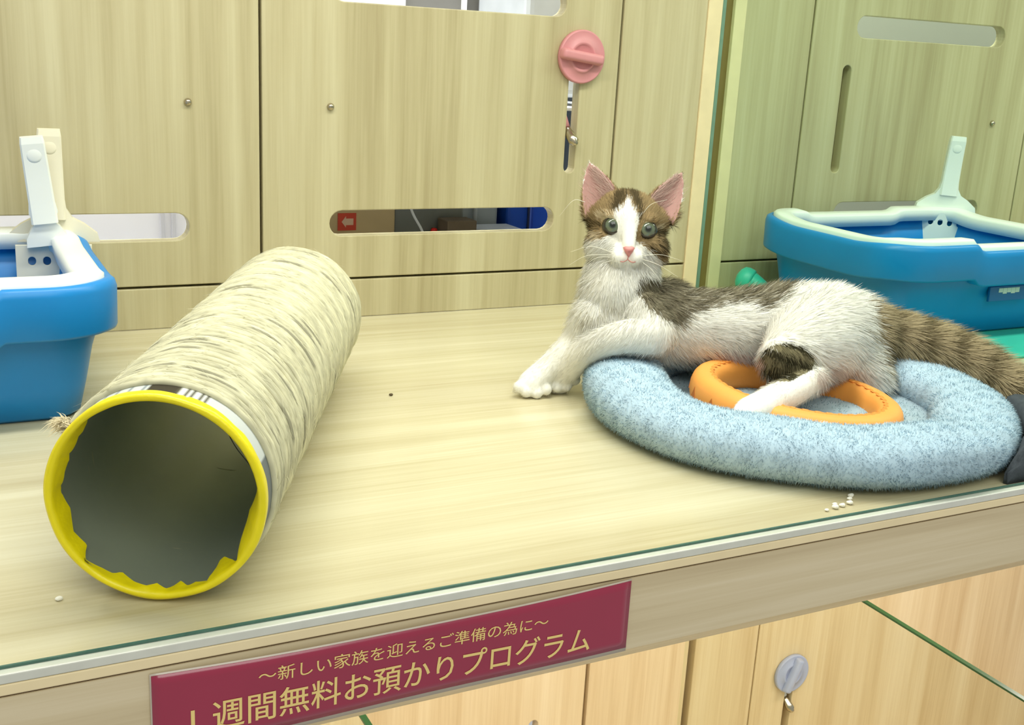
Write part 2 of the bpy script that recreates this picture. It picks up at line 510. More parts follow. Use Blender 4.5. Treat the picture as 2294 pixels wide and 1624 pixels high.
pane('lower_glass_partition', (0.647, YF + 0.03, -1.02), (0.653, YL - 0.001, -0.303), FAINT, M_GEDGE2, 0, 'glass partition below the shelf with dark green top edge, beside lavender knob', 'partition', None, ('top',))
pane('lower_glass_partition', (-0.008, YF + 0.03, -1.02), (-0.002, YL - 0.001, -0.302), FAINT, M_GEDGE2, 0, 'glass partition below the maroon sign, only a corner of its dark edge showing', 'partition', None, ('top',))

# ------------------------------------------------------------------ maroon sign on the rail
sign = empty('sign', (-0.0927, YF - 0.009, -0.041))
tag(sign, 'maroon notice strip with cream Japanese lettering taped to the shelf front', 'sign')
SX0, SX1 = -0.2525, 0.0655
def sign_y(x, z):
    t = (x - SX0) / (SX1 - SX0)
    return YF - 0.0088 - 0.0022 * math.sin(PI * t) * max(0.0, (z + 0.066) / 0.05) - 0.0006 * math.sin(9 * t)
def sheet(name, x0, x1, top, bot, off, m, parent, nx=48, nz=8):
    V = []; F = []
    for k in range(2):
        for i in range(nx + 1):
            for j in range(nz + 1):
                x = x0 + (x1 - x0) * i / nx; t = i / nx
                z = top(t) + (bot(t) - top(t)) * j / nz
                V.append((x, sign_y(x, z) - off + k * 0.0004, z))
    n = (nx + 1) * (nz + 1)
    idx = lambda k, i, j: k * n + i * (nz + 1) + j
    for i in range(nx):
        for j in range(nz):
            F.append((idx(0, i, j), idx(0, i + 1, j), idx(0, i + 1, j + 1), idx(0, i, j + 1)))
            F.append((idx(1, i, j), idx(1, i, j + 1), idx(1, i + 1, j + 1), idx(1, i + 1, j)))
    for i in range(nx):
        for j in (0, nz):
            F.append((idx(0, i, j), idx(1, i, j), idx(1, i + 1, j), idx(0, i + 1, j)))
    for j in range(nz):
        for i in (0, nx):
            F.append((idx(0, i, j), idx(0, i, j + 1), idx(1, i, j + 1), idx(1, i, j)))
    return link(name, me_from(name, V, F), m, parent)
top = lambda t: -0.0172 + 0.0022 * t - 0.0026 * math.sin(PI * t)
bot = lambda t: -0.0682 + 0.0022 * t
M_MAROON = mat('maroon_print', srgb(150, 26, 62), 0.22, coat=0.6, noise=(14, 0.06))
sheet('clear_sleeve', SX0 - 0.0008, SX1 + 0.0005, lambda t: top(t) + 0.0010, lambda t: bot(t) - 0.0030, -0.0002, mat('clear_sleeve_margin', srgb(196, 186, 168), 0.25, noise=(60, 0.05)), sign)
sheet('print', SX0, SX1, top, bot, 0.0005, M_MAROON, sign)
M_LETTER = mat('cream_lettering', srgb(232, 206, 128), 0.4)
def lettering(body, x0, x1, zl, zr, zh, thick):
    cu = bpy.data.curves.new('lettering', 'FONT'); cu.body = body; cu.size = 1.0
    cu.resolution_u = 3; cu.offset = thick; cu.extrude = 0.0
    t = bpy.data.objects.new('tmp', cu); COL.objects.link(t)
    dg = bpy.context.evaluated_depsgraph_get()
    me = bpy.data.meshes.new_from_object(t.evaluated_get(dg))
    bpy.data.objects.remove(t); bpy.data.curves.remove(cu)
    co = np.array([v.co[:] for v in me.vertices])
    lo, hi = co.min(0), co.max(0)
    for v in me.vertices:
        s = (v.co.x - lo[0]) / (hi[0] - lo[0])
        x = x0 + (x1 - x0) * s
        z = zl + (zr - zl) * s + (v.co.y - lo[1]) / (hi[1] - lo[1]) * zh - zh / 2
        v.co = (x, sign_y(x, z) - 0.0008, z)
    me.polygons.foreach_set('use_smooth', [False] * len(me.polygons))
    return link('lettering', me, M_LETTER, sign)
lettering('\uff5e\u65b0\u3057\u3044\u5bb6\u65cf\u3092\u8fce\u3048\u308b\u3054\u6e96\u5099\u306e\u70ba\u306b\uff5e', -0.1925, 0.0010, -0.0300, -0.0322, 0.0098, 0.003)
lettering('1 \u9031\u9593\u7121\u6599\u304a\u9810\u304b\u308a\u30d7\u30ed\u30b0\u30e9\u30e0', -0.2315, 0.0350, -0.0500, -0.0520, 0.0195, 0.007)

# ------------------------------------------------------------------ staff room seen through the slots
counter = link('counter', box_me('counter', (-0.9, 0.16, -0.05), (2.1, 0.88, -0.002), 0.002), mat('counter_white', srgb(214, 216, 218), 0.5))
tag(counter, 'white counter behind the cage doors, glimpsed through the slots', 'counter')
cb = link('panel_box', box_me('panel_box', (0.10, 0.50, -0.002), (0.362, 0.62, 0.20), 0.003), mat('tan_board', srgb(190, 168, 124), 0.6, noise=(20, 0.05)))
cb.name = 'storage_box'; tag(cb, 'tan storage box with a red square sticker behind the lower slot', 'box')
st = link('red_sticker', box_me('red_sticker', (0.2595, 0.4985, 0.0235), (0.2915, 0.4998, 0.0525)), mat('red_print', srgb(196, 62, 34), 0.5), cb)
Vd = [(0.266, 0.4980, 0.038), (0.2735, 0.4980, 0.0475), (0.2735, 0.4980, 0.0435), (0.2865, 0.4980, 0.0435), (0.2865, 0.4980, 0.0325), (0.2735, 0.4980, 0.0325), (0.2735, 0.4980, 0.0285)]
link('arrow_mark', me_from('arrow_mark', Vd + [(x, 0.4986, z) for x, y, z in Vd], [tuple(range(7)), tuple(reversed(range(7, 14)))] + [(k, (k + 1) % 7, 7 + (k + 1) % 7, 7 + k) for k in range(7)], False), mat('pale_arrow', srgb(214, 180, 150), 0.6), st)
gb = link('steel_cabinet', box_me('steel_cabinet', (0.366, 0.52, -0.002), (0.50, 0.80, 0.235), 0.004), mat('grey_steel', srgb(120, 124, 120), 0.5, noise=(6, 0.25)))
tag(gb, 'dull grey steel cabinet behind the lower slot, beside the tan box', 'cabinet')
bb = link('carton', box_me('carton', (0.447, 0.47, -0.002), (0.503, 0.515, 0.040), 0.002), mat('brown_carton', srgb(112, 98, 78), 0.8, noise=(30, 0.08)))
tag(bb, 'small brown carton behind the lower slot between cabinet and blue bin', 'carton')
gs = link('appliance', box_me('appliance', (0.505, 0.56, -0.002), (0.588, 0.80, 0.235), 0.006), mat('pale_grey_metal', srgb(168, 176, 178), 0.4, noise=(12, 0.12)))
tag(gs, 'pale grey metal appliance behind the lower slot, left of the blue bin', 'appliance')
link('upright_pipe', tube_path('upright_pipe', [(0.536, 0.55, 0.0), (0.536, 0.55, 0.23)], 0.004, 10), mat('pale_pipe', srgb(214, 220, 220), 0.4), gs)
tray = link('tray', box_me('tray', (0.505, 0.36, -0.002), (0.600, 0.54, 0.0235), 0.010, 3), mat('tray_white', srgb(222, 228, 236), 0.4)); tag(tray, 'low white plastic tray behind the lower slot in front of the blue bin', 'tray')
bin_ = empty('plastic_bin', (0.66, 0.62, 0.0)); tag(bin_, 'deep blue plastic bin behind the right end of the lower slot', 'bin')
link('body', box_me('body', (0.602, 0.55, -0.002), (0.655, 0.75, 0.24), 0.006), mat('bin_blue', srgb(24, 84, 196), 0.45, noise=(8, 0.08)), bin_)
link('lid_strap', box_me('lid_strap', (0.6435, 0.547, 0.0), (0.6475, 0.56, 0.24)), mat('bin_strap', srgb(30, 44, 80), 0.6), bin_)
link('side_panel', box_me('side_panel', (0.656, 0.56, -0.002), (0.72, 0.75, 0.22), 0.006), mat('bin_blue_2', srgb(24, 84, 196), 0.45), bin_)
rk = link('push_button', lathe('push_button', (0.437, 0.505, 0.0), (0, 0, 1), [(0.006, -0.002), (0.006, 0.018), (0.005, 0.022), (0.002, 0.023)], 16), mat('red_button', srgb(230, 40, 30), 0.4)); tag(rk, 'tiny red knob behind the lower slot beside the brown carton', 'knob')
cab = link('cable', tube_path('cable', catmull([(0.358, 0.44, 0.09), (0.366, 0.43, 0.06), (0.378, 0.42, 0.035), (0.384, 0.41, 0.012)], 30), 0.0022, 8), mat('pale_cable', srgb(196, 200, 200), 0.5)); tag(cab, 'thin pale cable hanging behind the lower slot before the steel cabinet', 'cable')
# behind the upper slot of the middle door
tubm = mat('frosted_plastic', srgb(196, 200, 204), 0.25, noise=(14, 0.08))
pc = link('storage_tub', box_me('storage_tub', (0.475, 0.27, 0.262), (0.62, 0.45, 0.47), 0.012, 3), tubm); tag(pc, 'frosted white plastic tub behind the right end of the upper slot', 'tub')
us = link('wall_cabinet', box_me('wall_cabinet', (0.08, 0.46, 0.25), (0.655, 0.72, 0.60), 0.004), mat('cabinet_grey', srgb(118, 116, 112), 0.5, noise=(7, 0.15))); tag(us, 'grey wall cabinet with pale divider behind the upper slot', 'cabinet')
link('divider', box_me('divider', (0.452, 0.452, 0.25), (0.459, 0.4605, 0.60)), mat('divider_white', srgb(226, 226, 226), 0.5), us)
link('white_panel', box_me('white_panel', (0.08, 0.452, 0.25), (0.352, 0.4605, 0.60)), mat('divider_white2', srgb(214, 216, 216), 0.5), us)
sl = link('locker', box_me('locker', (0.66, 0.40, -0.002), (0.82, 0.46, 0.60), 0.004), mat('slate_locker', srgb(112, 122, 132), 0.5)); tag(sl, 'slate grey locker behind the upright slot under the pink knob', 'locker')
rs = link('rack_shelf', box_me('rack_shelf', (0.04, 0.24, 0.244), (0.655, 0.74, 0.2495), 0.001), mat('rack_white', srgb(220, 220, 220), 0.5)); tag(rs, 'white wall shelf carrying the grey cabinet behind the upper slot', 'shelf')
wc = link('locker', box_me('locker', (-0.60, 0.30, -0.002), (-0.02, 0.62, 0.60), 0.004), mat('locker_white', srgb(232, 230, 236), 0.45)); tag(wc, 'white locker filling the slot of the leftmost door', 'locker')
for xx in (-0.063, -0.048): link('door_edge', box_me('door_edge', (xx, 0.296, 0.0), (xx + 0.006, 0.3002, 0.59), 0.001), mat('locker_shade', srgb(200, 198, 204), 0.5), wc)
wd2 = link('locker', box_me('locker', (1.02, 0.20, -0.002), (1.95, 0.60, 0.62), 0.004), mat('locker_white2', srgb(226, 228, 228), 0.45)); tag(wd2, 'white locker filling the slots of the door behind the green glass', 'locker')

# ------------------------------------------------------------------ litter boxes
def rr_outline(hw, hd, r, n=12):
    """rounded rectangle, counter-clockwise from the right side"""
    pts = []
    for cx, cy, a0 in ((hw - r, hd - r, 0), (-hw + r, hd - r, PI / 2), (-hw + r, -hd + r, PI), (hw - r, -hd + r, 1.5 * PI)):
        for k in range(n + 1):
            a = a0 + PI / 2 * k / n
            pts.append((cx + r * math.cos(a), cy + r * math.sin(a)))
    out = []
    for i, p in enumerate(pts):        # subdivide the long straights
        q = pts[(i + 1) % len(pts)]
        m = max(1, int(math.hypot(q[0] - p[0], q[1] - p[1]) / 0.008))
        for k in range(m):
            out.append((p[0] + (q[0] - p[0]) * k / m, p[1] + (q[1] - p[1]) * k / m))
    return out
LB_W, LB_D = 0.192, 0.148
def sstep(a, b, x):
    t = min(1, max(0, (x - a) / (b - a))); return t * t * (3 - 2 * t)
def rim_z(x, y):
    z = 0.1185
    if y > 0.05:                                             # back: dips between the raised corners
        low = sstep(-0.118, -0.102, x) * (1 - sstep(0.052, 0.068, x))
        z += 0.006 * (1 - low) * sstep(0.05, 0.12, y)
    if y < -0.05:
        z += 0.0055 * sstep(-0.05, -0.13, y)
        low = sstep(-0.064, -0.054, x) * (1 - sstep(0.085, 0.095, x)) * (1 if y < -0.10 else 0)
        z -= 0.009 * low
    return z
OUT = rr_outline(LB_W, LB_D, 0.062)
def ins(p, d):
    """outline point moved inwards by d"""
    k = len(OUT); i = OUT.index(p)
    a, b = OUT[(i - 1) % k], OUT[(i + 1) % k]
    tx, ty = b[0] - a[0], b[1] - a[1]; l = math.hypot(tx, ty)
    return (p[0] - ty / l * d, p[1] + tx / l * d)
def ring_at(d, zf):
    return [ins(p, d) + (zf(p[0], p[1]),) for p in OUT]
def litter_box(x, y, label, z0=0.0):
    root = empty('litter_box', (x, y, z0)); tag(root, label, 'litter box')
    sh = lambda rings: [[(a + x, b + y, c + z0) for a, b, c in r] for r in rings]
    body = [ring_at(0.040, lambda a, b: 0.0), ring_at(0.034, lambda a, b: 0.004), ring_at(0.028, lambda a, b: 0.03), ring_at(0.022, lambda a, b: 0.06),
            ring_at(0.0165, lambda a, b: rim_z(a, b) - 0.044),
            ring_at(0.0165, lambda a, b: rim_z(a, b) - 0.010), ring_at(0.024, lambda a, b: rim_z(a, b) - 0.012),
            ring_at(0.030, lambda a, b: 0.06), ring_at(0.042, lambda a, b: 0.008)]
    link('basin', loft('basin', sh(body), True, True), M_BLUE, root)
    band = [ring_at(0.016, lambda a, b: rim_z(a, b) - 0.0445), ring_at(0.001, lambda a, b: rim_z(a, b) - 0.0445), ring_at(0.0, lambda a, b: rim_z(a, b) - 0.042),
            ring_at(-0.0008, lambda a, b: rim_z(a, b) - 0.008), ring_at(0.001, lambda a, b: rim_z(a, b) - 0.002), ring_at(0.0045, lambda a, b: rim_z(a, b)),
            ring_at(0.0105, lambda a, b: rim_z(a, b) - 0.001), ring_at(0.0115, lambda a, b: rim_z(a, b) - 0.010), ring_at(0.016, lambda a, b: rim_z(a, b) - 0.010)]
    link('rim_band', loft('rim_band', sh(band + [band[0]]), False, False), M_BLUE, root)
    fw = 0.036
    fr = [ring_at(0.0095, lambda a, b: rim_z(a, b) - 0.004), ring_at(0.0095, lambda a, b: rim_z(a, b) + 0.003), ring_at(0.0125, lambda a, b: rim_z(a, b) + 0.0055),
          ring_at(fw - 0.004, lambda a, b: rim_z(a, b) + 0.0045), ring_at(fw, lambda a, b: rim_z(a, b) + 0.001), ring_at(fw - 0.002, lambda a, b: rim_z(a, b) - 0.014), ring_at(fw - 0.005, lambda a, b: rim_z(a, b) - 0.014)]
    link('top_frame', loft('top_frame', sh(fr + [fr[0]]), False, False), M_WHITE, root)
    return root
BX_L, BX_R, BY = -0.3945, 0.8740, -0.187
lb1 = litter_box(BX_L, BY, 'bright blue litter box with white top frame standing beside the sisal tube')
lb2 = litter_box(BX_R, BY, 'blue litter box seen through the green glass behind the kitten', 0.004)
M_LABEL = mat('deep_blue_sticker', srgb(0, 100, 168), 0.4)
bl = link('sticker', box_me('sticker', (0.858, BY - LB_D + 0.0155, 0.050), (0.93, BY - LB_D + 0.0195, 0.070), 0.001), M_LABEL, lb2)
for k, (a, b) in enumerate(((0.8735, 0.0055), (0.8812, 0.0075), (0.8889, 0.006), (0.8966, 0.0075), (0.9043, 0.0065))):
    link('sticker_mark', box_me('sticker_mark', (a, BY - LB_D + 0.0148, 0.0675 - b), (a + 0.0072, BY - LB_D + 0.0157, 0.0675)), mat('pale_print', srgb(215, 222, 222), 0.5), bl)

def scoop(x, y, z, label, m, lean=0.0, tip=0.0, h=0.100, turn=-34.0, flare=1.0, blade=True):
    """handle standing up, flared shoulders on the rim, slotted blade hanging inside the box"""
    root = empty('litter_scoop', (x, y, z)); tag(root, label, 'litter scoop', None)
    X = Matrix.Translation((x, y, z)) @ Matrix.Rotation(math.radians(turn), 4, 'Z') @ Matrix.Rotation(math.radians(lean), 4, 'Y') @ Matrix.Rotation(math.radians(tip), 4, 'X')
    # handle: hollow channel section, tapering upward
    rings = []
    for t in np.linspace(0, 1, 14):
        w = 0.0125 - 0.0012 * t; d = 0.0075
        if t > 0.97: w *= 0.93; d *= 0.8
        zz = 0.012 + (h - 0.012) * t
        yo = -0.010 * (t - 0.5) ** 2
        rings.append([X @ Vector((w * sx * cx, yo + d * sy, zz)) for sx, sy, cx in ((1, -1, .86), (1, -.75, 1), (1, .75, 1), (1, 1, .86), (-1, 1, .86), (-1, .75, 1), (-1, -.75, 1), (-1, -1, .86))])
    link('handle', loft('handle', rings, True, True, False), m, root, (x, y, z))
    # a hanging hole boss near the top
    link('thumb_dimple', lathe('thumb_dimple', X @ Vector((0, -0.0070, h - 0.017)), X.to_3x3() @ Vector((0, -1, 0)), [(0.0085, 0), (0.0080, 0.0010), (0.0055, 0.0018), (0.001, 0.0020)], 20), m, root, (x, y, z))
    prof = [(0.0125, 0.030), (0.0135, 0.022), (0.019, 0.013), (0.030, 0.007), (0.0425, -0.003), (0.0445, -0.011)]
    prof = [(a * flare if k > 1 else a, b) for k, (a, b) in enumerate(prof)]
    front = [Vector((a, -0.006, b)) for a, b in prof] + [Vector((-a, -0.006, b)) for a, b in reversed(prof)]
    back = [Vector((p.x, 0.006, p.z)) for p in front]
    V = [X @ p for p in front + back]; n = len(front)
    F = [tuple(range(n)), tuple(reversed(range(n, 2 * n)))] + [(i, (i + 1) % n, n + (i + 1) % n, n + i) for i in range(n)]
    link('shoulder', me_from('shoulder', V, F, False), m, root, (x, y, z))
    if not blade: return root
    # blade with its row of holes
    bwd = 0.036 * flare
    me = panel_me('blade', -bwd, bwd, -0.075, -0.012, -0.018, 0.003, [((-0.021 + 0.014 * k) * flare, -0.0285, 0.0085 * flare, 0.010) for k in range(4)], 0.0006)
    me.transform(X)
    link('blade', me, m, root, (x, y, z))
    return root
scoop(1.0345, -0.068, 0.140, 'white litter scoop standing on the litter box behind the green glass', M_WHITE, lean=2.0)
scoop(-0.2335, -0.071, 0.1285, 'cream litter scoop, taller of the pair on the blue litter box', M_CREAM, lean=0.5, h=0.102, turn=-5)
scoop(-0.2415, -0.093, 0.1285, 'white litter scoop leaning in front of the cream one', M_WHITE, lean=-5.5, tip=2, h=0.097, turn=-4, flare=0.45, blade=False)

tm = link('mat', box_me('mat', (0.72, -0.405, 0.0), (1.20, -0.03, 0.0038), 0.0018), M_TEAL)
tag(tm, 'teal plastic mat under the litter box behind the green glass', 'mat')
# teal nozzle-ended bottle lying at the back of the next cage
tb = empty('bottle', (0.690, -0.070, 0.0)); tag(tb, 'small teal plastic bottle with tapered nozzle lying behind the kitten', 'bottle')
ax = (0.62, -0.74, -0.38); o0 = np.array((0.6725, -0.050, 0.0375))
link('cap', lathe('cap', o0, ax, [(0.002, -0.006), (0.010, -0.004), (0.0155, 0.0), (0.0175, 0.006), (0.0175, 0.013), (0.0165, 0.016)], 28), M_TEAL, tb)
link('nozzle', lathe('nozzle', o0, ax, [(0.0148, 0.0155), (0.0145, 0.019), (0.0125, 0.028), (0.0085, 0.042), (0.0055, 0.056), (0.004, 0.066)], 24), M_TEAL, tb)

# ------------------------------------------------------------------ sisal tube
TA = math.radians(64.2); TAX = np.array((math.cos(TA), math.sin(TA), 0.0))
TR = 0.0665; TL = 0.486
TO = np.array((-0.2387, -0.6654, TR + 0.0004))
_, TU, TV = frame_of(TAX)              # TU to the left, TV up
def tp(h, th, r):
    return TO + TAX * h + r * (math.cos(th) * TU + math.sin(th) * TV)
tube = empty('scratching_tube', tuple(TO - np.array((0, 0, TR)))); tag(tube, 'cardboard tube wound in sisal rope with crumpled yellow tape at its mouth', 'scratching tube')
RI, RO = 0.0612, 0.0632
n = 96
rings = [[tp(h, 2 * PI * k / n, r) for k in range(n)] for r, h in ((RI, 0.0005), (RO, 0.0005), (RO, TL), (RI, TL))]
for h in (0.40, 0.3, 0.2, 0.1, 0.04): rings.append([tp(h, 2 * PI * k / n, RI) for k in range(n)])
rings.append(rings[0])
M_CARD = mat('grey_lined_cardboard', srgb(172, 182, 168), 0.36, metal=0.55, noise=(9, 0.08), bump=(120, 0.05))
link('cardboard_tube', loft('cardboard_tube', rings, False, False), M_CARD, tube)
# a loose dark thread inside
link('thread', tube_path('thread', catmull([tp(0.012, math.radians(128), RI - 0.001), tp(0.03, math.radians(136), RI - 0.012), tp(0.035, math.radians(152), RI - 0.016), tp(0.03, math.radians(168), RI - 0.010), tp(0.012, math.radians(176), RI - 0.001)], 40), 0.00035, 6), mat('dark_thread', srgb(50, 54, 50), 0.7), tube)
# printed paper band that shows between the tape and the rope
bandm = vcol_mat('printed_band', 0.5)
V = []; Fc = []; nb = 240
for i in range(nb):
    for h in (0.004, 0.026): V.append(tp(h, 2 * PI * i / nb, RO + 0.0006))
for i in range(nb):
    k = (i + 1) % nb; Fc.append((2 * i, 2 * k, 2 * k + 1, 2 * i + 1))
me = me_from('paper_band', V, Fc)
ca = me.color_attributes.new('Col', 'FLOAT_COLOR', 'POINT')
for i in range(nb):
    d = 360.0 * i / nb
    c = srgb(205, 210, 208)
    if 84 < d < 100: c = srgb(52, 46, 34)
    elif 100 < d < 118: c = srgb(220, 222, 218) if int(d * 1.2) % 3 else srgb(80, 76, 60)
    elif 40 < d < 84 and int(d * 2) % 5 == 0: c = srgb(130, 140, 146)
    elif 160 < d < 250: c = srgb(110, 116, 118)
    for j in (0, 1): ca.data[2 * i + j].color = c + (1,)
link('paper_band', me, bandm, tube)
# yellow tape: folded round the rim, crumpled, loose flaps inside
def tape_me(name, h_back, sgn, h0, flaps, seed):
    rg = np.random.default_rng(seed); n = 220
    ph = rg.random(8) * 6.28; am = rg.random(8)
    rows = []
    kn = np.sort(rg.random(34)) * 2 * PI; kv = rg.normal(size=34) * 0.6
    kn = np.concatenate([[kn[-1] - 2 * PI], kn, [kn[0] + 2 * PI]]); kv = np.concatenate([[kv[-1]], kv, [kv[0]]])
    for i in range(n):
        th = 2 * PI * i / n
        nz = float(np.interp(th, kn, kv))
        nz2 = sum(am[7 - k] * math.sin((k + 5) * th * 1.0 + ph[7 - k] * 2) for k in range(8)) / 4
        depth = 0.0085 + 0.0050 * nz; lift = 0.0006 + 0.0022 * max(0, nz2) + 0.0012 * max(0, nz)
        for c, w, dd, ll in flaps:
            f = max(0.0, 1 - abs((math.degrees(th) - c + 180) % 360 - 180) / w) ** 0.6
            depth += dd * f; lift += ll * f
        ro = RO + 0.0011 + 0.0005 * nz2; ri = RI - 0.0006
        out = h_back + 0.0022 * nz
        rows.append([tp(h0 + sgn * a, th, r) for a, r in ((out, ro), (0.004, ro + 0.0004), (0.0004, ro), (-0.0010 + 0.0004 * nz2, (ro + ri) / 2), (0.0002, ri - 0.0004), (0.003, ri - 0.0004 - 0.3 * lift), (depth * 0.6, ri - 0.8 * lift), (depth, ri - lift))])
    V = [p for r in rows for p in r]; k = 8; F = []
    for i in range(n):
        j = (i + 1) % n
        for q in range(k - 1): F.append((i * k + q, j * k + q, j * k + q + 1, i * k + q + 1))
    return me_from(name, V, F)
M_TAPE = mat('yellow_tape', srgb(244, 226, 16), 0.32, noise=(60, 0.06), bump=(180, 0.25))
link('mouth_tape', tape_me('mouth_tape', 0.0085, 1, 0.0, [(195, 24, 0.016, 0.008), (232, 10, 0.012, 0.003), (18, 16, 0.006, 0.004), (35, 12, 0.006, 0.003), (345, 12, 0.006, 0.002), (140, 20, 0.003, 0.001)], 3), M_TAPE, tube)
link('end_tape', tape_me('end_tape', 0.007, -1, TL, [], 5), M_TAPE, tube)
# the rope: one long helix
pitch = 0.0043; seg = 76; h0, h1 = 0.0225, TL - 0.004
turns = (h1 - h0) / pitch; N = int(turns * seg)
tt = np.arange(N) / seg
th = 2 * PI * tt + 0.6
hh = h0 + pitch * tt + 0.0006 * np.sin(tt * 1.7) + 0.0004 * np.sin(th * 3 + tt)
rr = TR - 0.0021 + 0.00035 * np.sin(tt * 2.9 + 1) + 0.00045 * np.sin(np.floor(tt) * 12.9898) + RNG.normal(size=N) * 0.00010
cen = TO + TAX * hh[:, None] + rr[:, None] * (np.cos(th)[:, None] * TU + np.sin(th)[:, None] * TV)
rad = np.cos(th)[:, None] * TU + np.sin(th)[:, None] * TV
ns = 7; twist = th * 9.0
rv = 0.0023 * (1 + 0.10 * RNG.normal(size=N) * 0.5)
Vr = np.empty((N, ns, 3))
for k in range(ns):
    a = 2 * PI * k / ns + 0.3
    lump = 1 + 0.13 * np.sin(3 * a + twist)
    Vr[:, k] = cen + (rv * lump)[:, None] * (math.cos(a) * rad + math.sin(a) * TAX)
Vr = Vr.reshape(-1, 3)
i = np.arange(N - 1)[:, None] * ns; k = np.arange(ns)[None]; k2 = (k + 1) % ns
Fr = np.stack([i + k, i + k2, i + ns + k2, i + ns + k], -1).reshape(-1, 4)
me = bpy.data.meshes.new('sisal_rope')
me.vertices.add(len(Vr)); me.loops.add(Fr.size); me.polygons.add(len(Fr))
me.vertices.foreach_set('co', Vr.astype(np.float32).ravel()); me.loops.foreach_set('vertex_index', Fr.astype(np.int32).ravel())
me.polygons.foreach_set('loop_start', np.arange(0, Fr.size, 4, dtype=np.int32)); me.update(calc_edges=True)
me.polygons.foreach_set('use_smooth', np.ones(len(Fr), bool))
ca = me.color_attributes.new('Col', 'FLOAT_COLOR', 'POINT')
bc = np.array(srgb(206, 202, 172)); 
val = 1 + 0.10 * np.sin(twist * 0.37 + tt * 5.1) + 0.09 * RNG.normal(size=N)
dk = RNG.random(N // 5 + 1).repeat(5)[:N] < 0.06
val = np.where(dk, 0.5, val)
cc = np.ones((N, ns, 4), np.float32); cc[:, :, :3] = np.clip(bc[None] * val[:, None], 0, 1)[:, None, :]
ca.data.foreach_set('color', cc.ravel())
link('sisal_rope', me, vcol_mat('sisal', 0.85, spec=0.1), tube)
# fibres standing off the rope
NF = 7000
q = RNG.integers(0, N, NF)
q = q[cen[q][:, 2] > 0.012]; NF = len(q)
tang = -np.sin(th[q])[:, None] * TU + np.cos(th[q])[:, None] * TV
dirs = tang * RNG.choice([-1, 1], NF)[:, None] * 1.0 + rad[q] * (0.10 + 0.35 * RNG.random(NF) ** 3)[:, None] + TAX * RNG.normal(size=NF)[:, None] * 0.35
fc = np.clip(np.array(srgb(216, 212, 184))[None] * (1 + 0.16 * RNG.normal(size=NF))[:, None], 0, 1)
ribbons('loose_fibre', cen[q] + rad[q] * 0.0018, dirs, rad[q], 0.004 + 0.010 * RNG.random(NF), 0.00032, fc, vcol_mat('sisal_fibre', 0.8, spec=0.1), tube, bend=0.0)
# frayed rope end at the mouth
P0 = tp(0.020, math.radians(33), TR + 0.001); NF = 260
dd = np.tile(TU * 0.55 + np.array((0, 0, 0.5)) - TAX * 0.35, (NF, 1)) + RNG.normal(size=(NF, 3)) * 0.30
ribbons('frayed_end', P0 + RNG.normal(size=(NF, 3)) * 0.0016, dd, np.tile(-FWD - DOWN, (NF, 1)), 0.005 + 0.008 * RNG.random(NF), 0.0007, np.clip(np.array(srgb(226, 212, 176)) * (1 + 0.1 * RNG.normal(size=(NF, 1))), 0, 1), MATS.get('x') or vcol_mat('frayed_sisal', 0.8, spec=0.1), tube, bend=0.5)

# ------------------------------------------------------------------ pet bed
BC = np.array((0.384, -0.5025)); BA, BB = 0.204, 0.2035
bed = empty('pet_bed', (BC[0], BC[1], 0.0)); tag(bed, 'round pale blue fleece pet bed with a padded rim under the kitten', 'pet bed')
def bolster_me():
    nu, nv = 168, 36; rings = []
    for i in range(nu):
        u = 2 * PI * i / nu
        lefty = max(0.0, math.cos(u - math.radians(165))) ** 2
        rz = 0.0218 + 0.0030 * lefty + 0.0012 * math.sin(3 * u + 1) + 0.0007 * math.sin(7 * u)
        rr_ = 0.0375 + 0.0022 * lefty + 0.0012 * math.sin(5 * u)
        wob = 1 + 0.008 * math.sin(4 * u + 0.7) + 0.005 * math.sin(9 * u)
        ring = []
        for j in range(nv):
            v = 2 * PI * j / nv
            c, s = math.cos(v), math.sin(v)
            c = math.copysign(abs(c) ** 0.86, c); s = math.copysign(abs(s) ** 0.9, s)
            ring.append((BC[0] + ((BA * wob - rr_) + rr_ * c) * math.cos(u), BC[1] + ((BB * wob - rr_) + rr_ * c) * math.sin(u), rz + rz * s + 0.0004))
        rings.append(ring)
    rings.append(rings[0])
    return loft('bolster', rings, False, False)
M_FLEECE = mat('blue_fleece', srgb(182, 206, 222), 0.95, spec=0.1, noise=(70, 0.07))
bm_ = bolster_me()
link('bolster', bm_, M_FLEECE, bed)
V = [(BC[0], BC[1], 0.0125)]; F = []; nr, na = 14, 96
for r in range(1, nr + 1):
    rad_ = 0.150 * r / nr
    for k in range(na):
        a = 2 * PI * k / na
        z = 0.0125 + 0.0035 * math.sin(3.1 * a + 5 * r / nr) * (r / nr) * (1 - r / nr) * 3 + 0.006 * (r / nr) ** 4
        V.append((BC[0] + rad_ * math.cos(a), BC[1] + rad_ * math.sin(a), z))
for k in range(na): F.append((0, 1 + k, 1 + (k + 1) % na))
for r in range(nr - 1):
    for k in range(na):
        a, b = 1 + r * na + k, 1 + r * na + (k + 1) % na
        F.append((a, a + na, b + na, b))
nbv = len(V)
V += [(x, y, 0.001) for x, y, z in V[1 + (nr - 1) * na:]]
for k in range(na):
    a, b = 1 + (nr - 1) * na + k, 1 + (nr - 1) * na + (k + 1) % na
    F.append((a, nbv + k, nbv + (k + 1) % na, b))
F.append(tuple(nbv + k for k in range(na)))
cm_ = me_from('cushion', V, F)
link('cushion', cm_, mat('cushion_fleece', srgb(166, 186, 198), 0.95, spec=0.1, noise=(60, 0.06)), bed)
fl = vcol_mat('fleece_pile', 0.95, spec=0.05, trans=0.25)
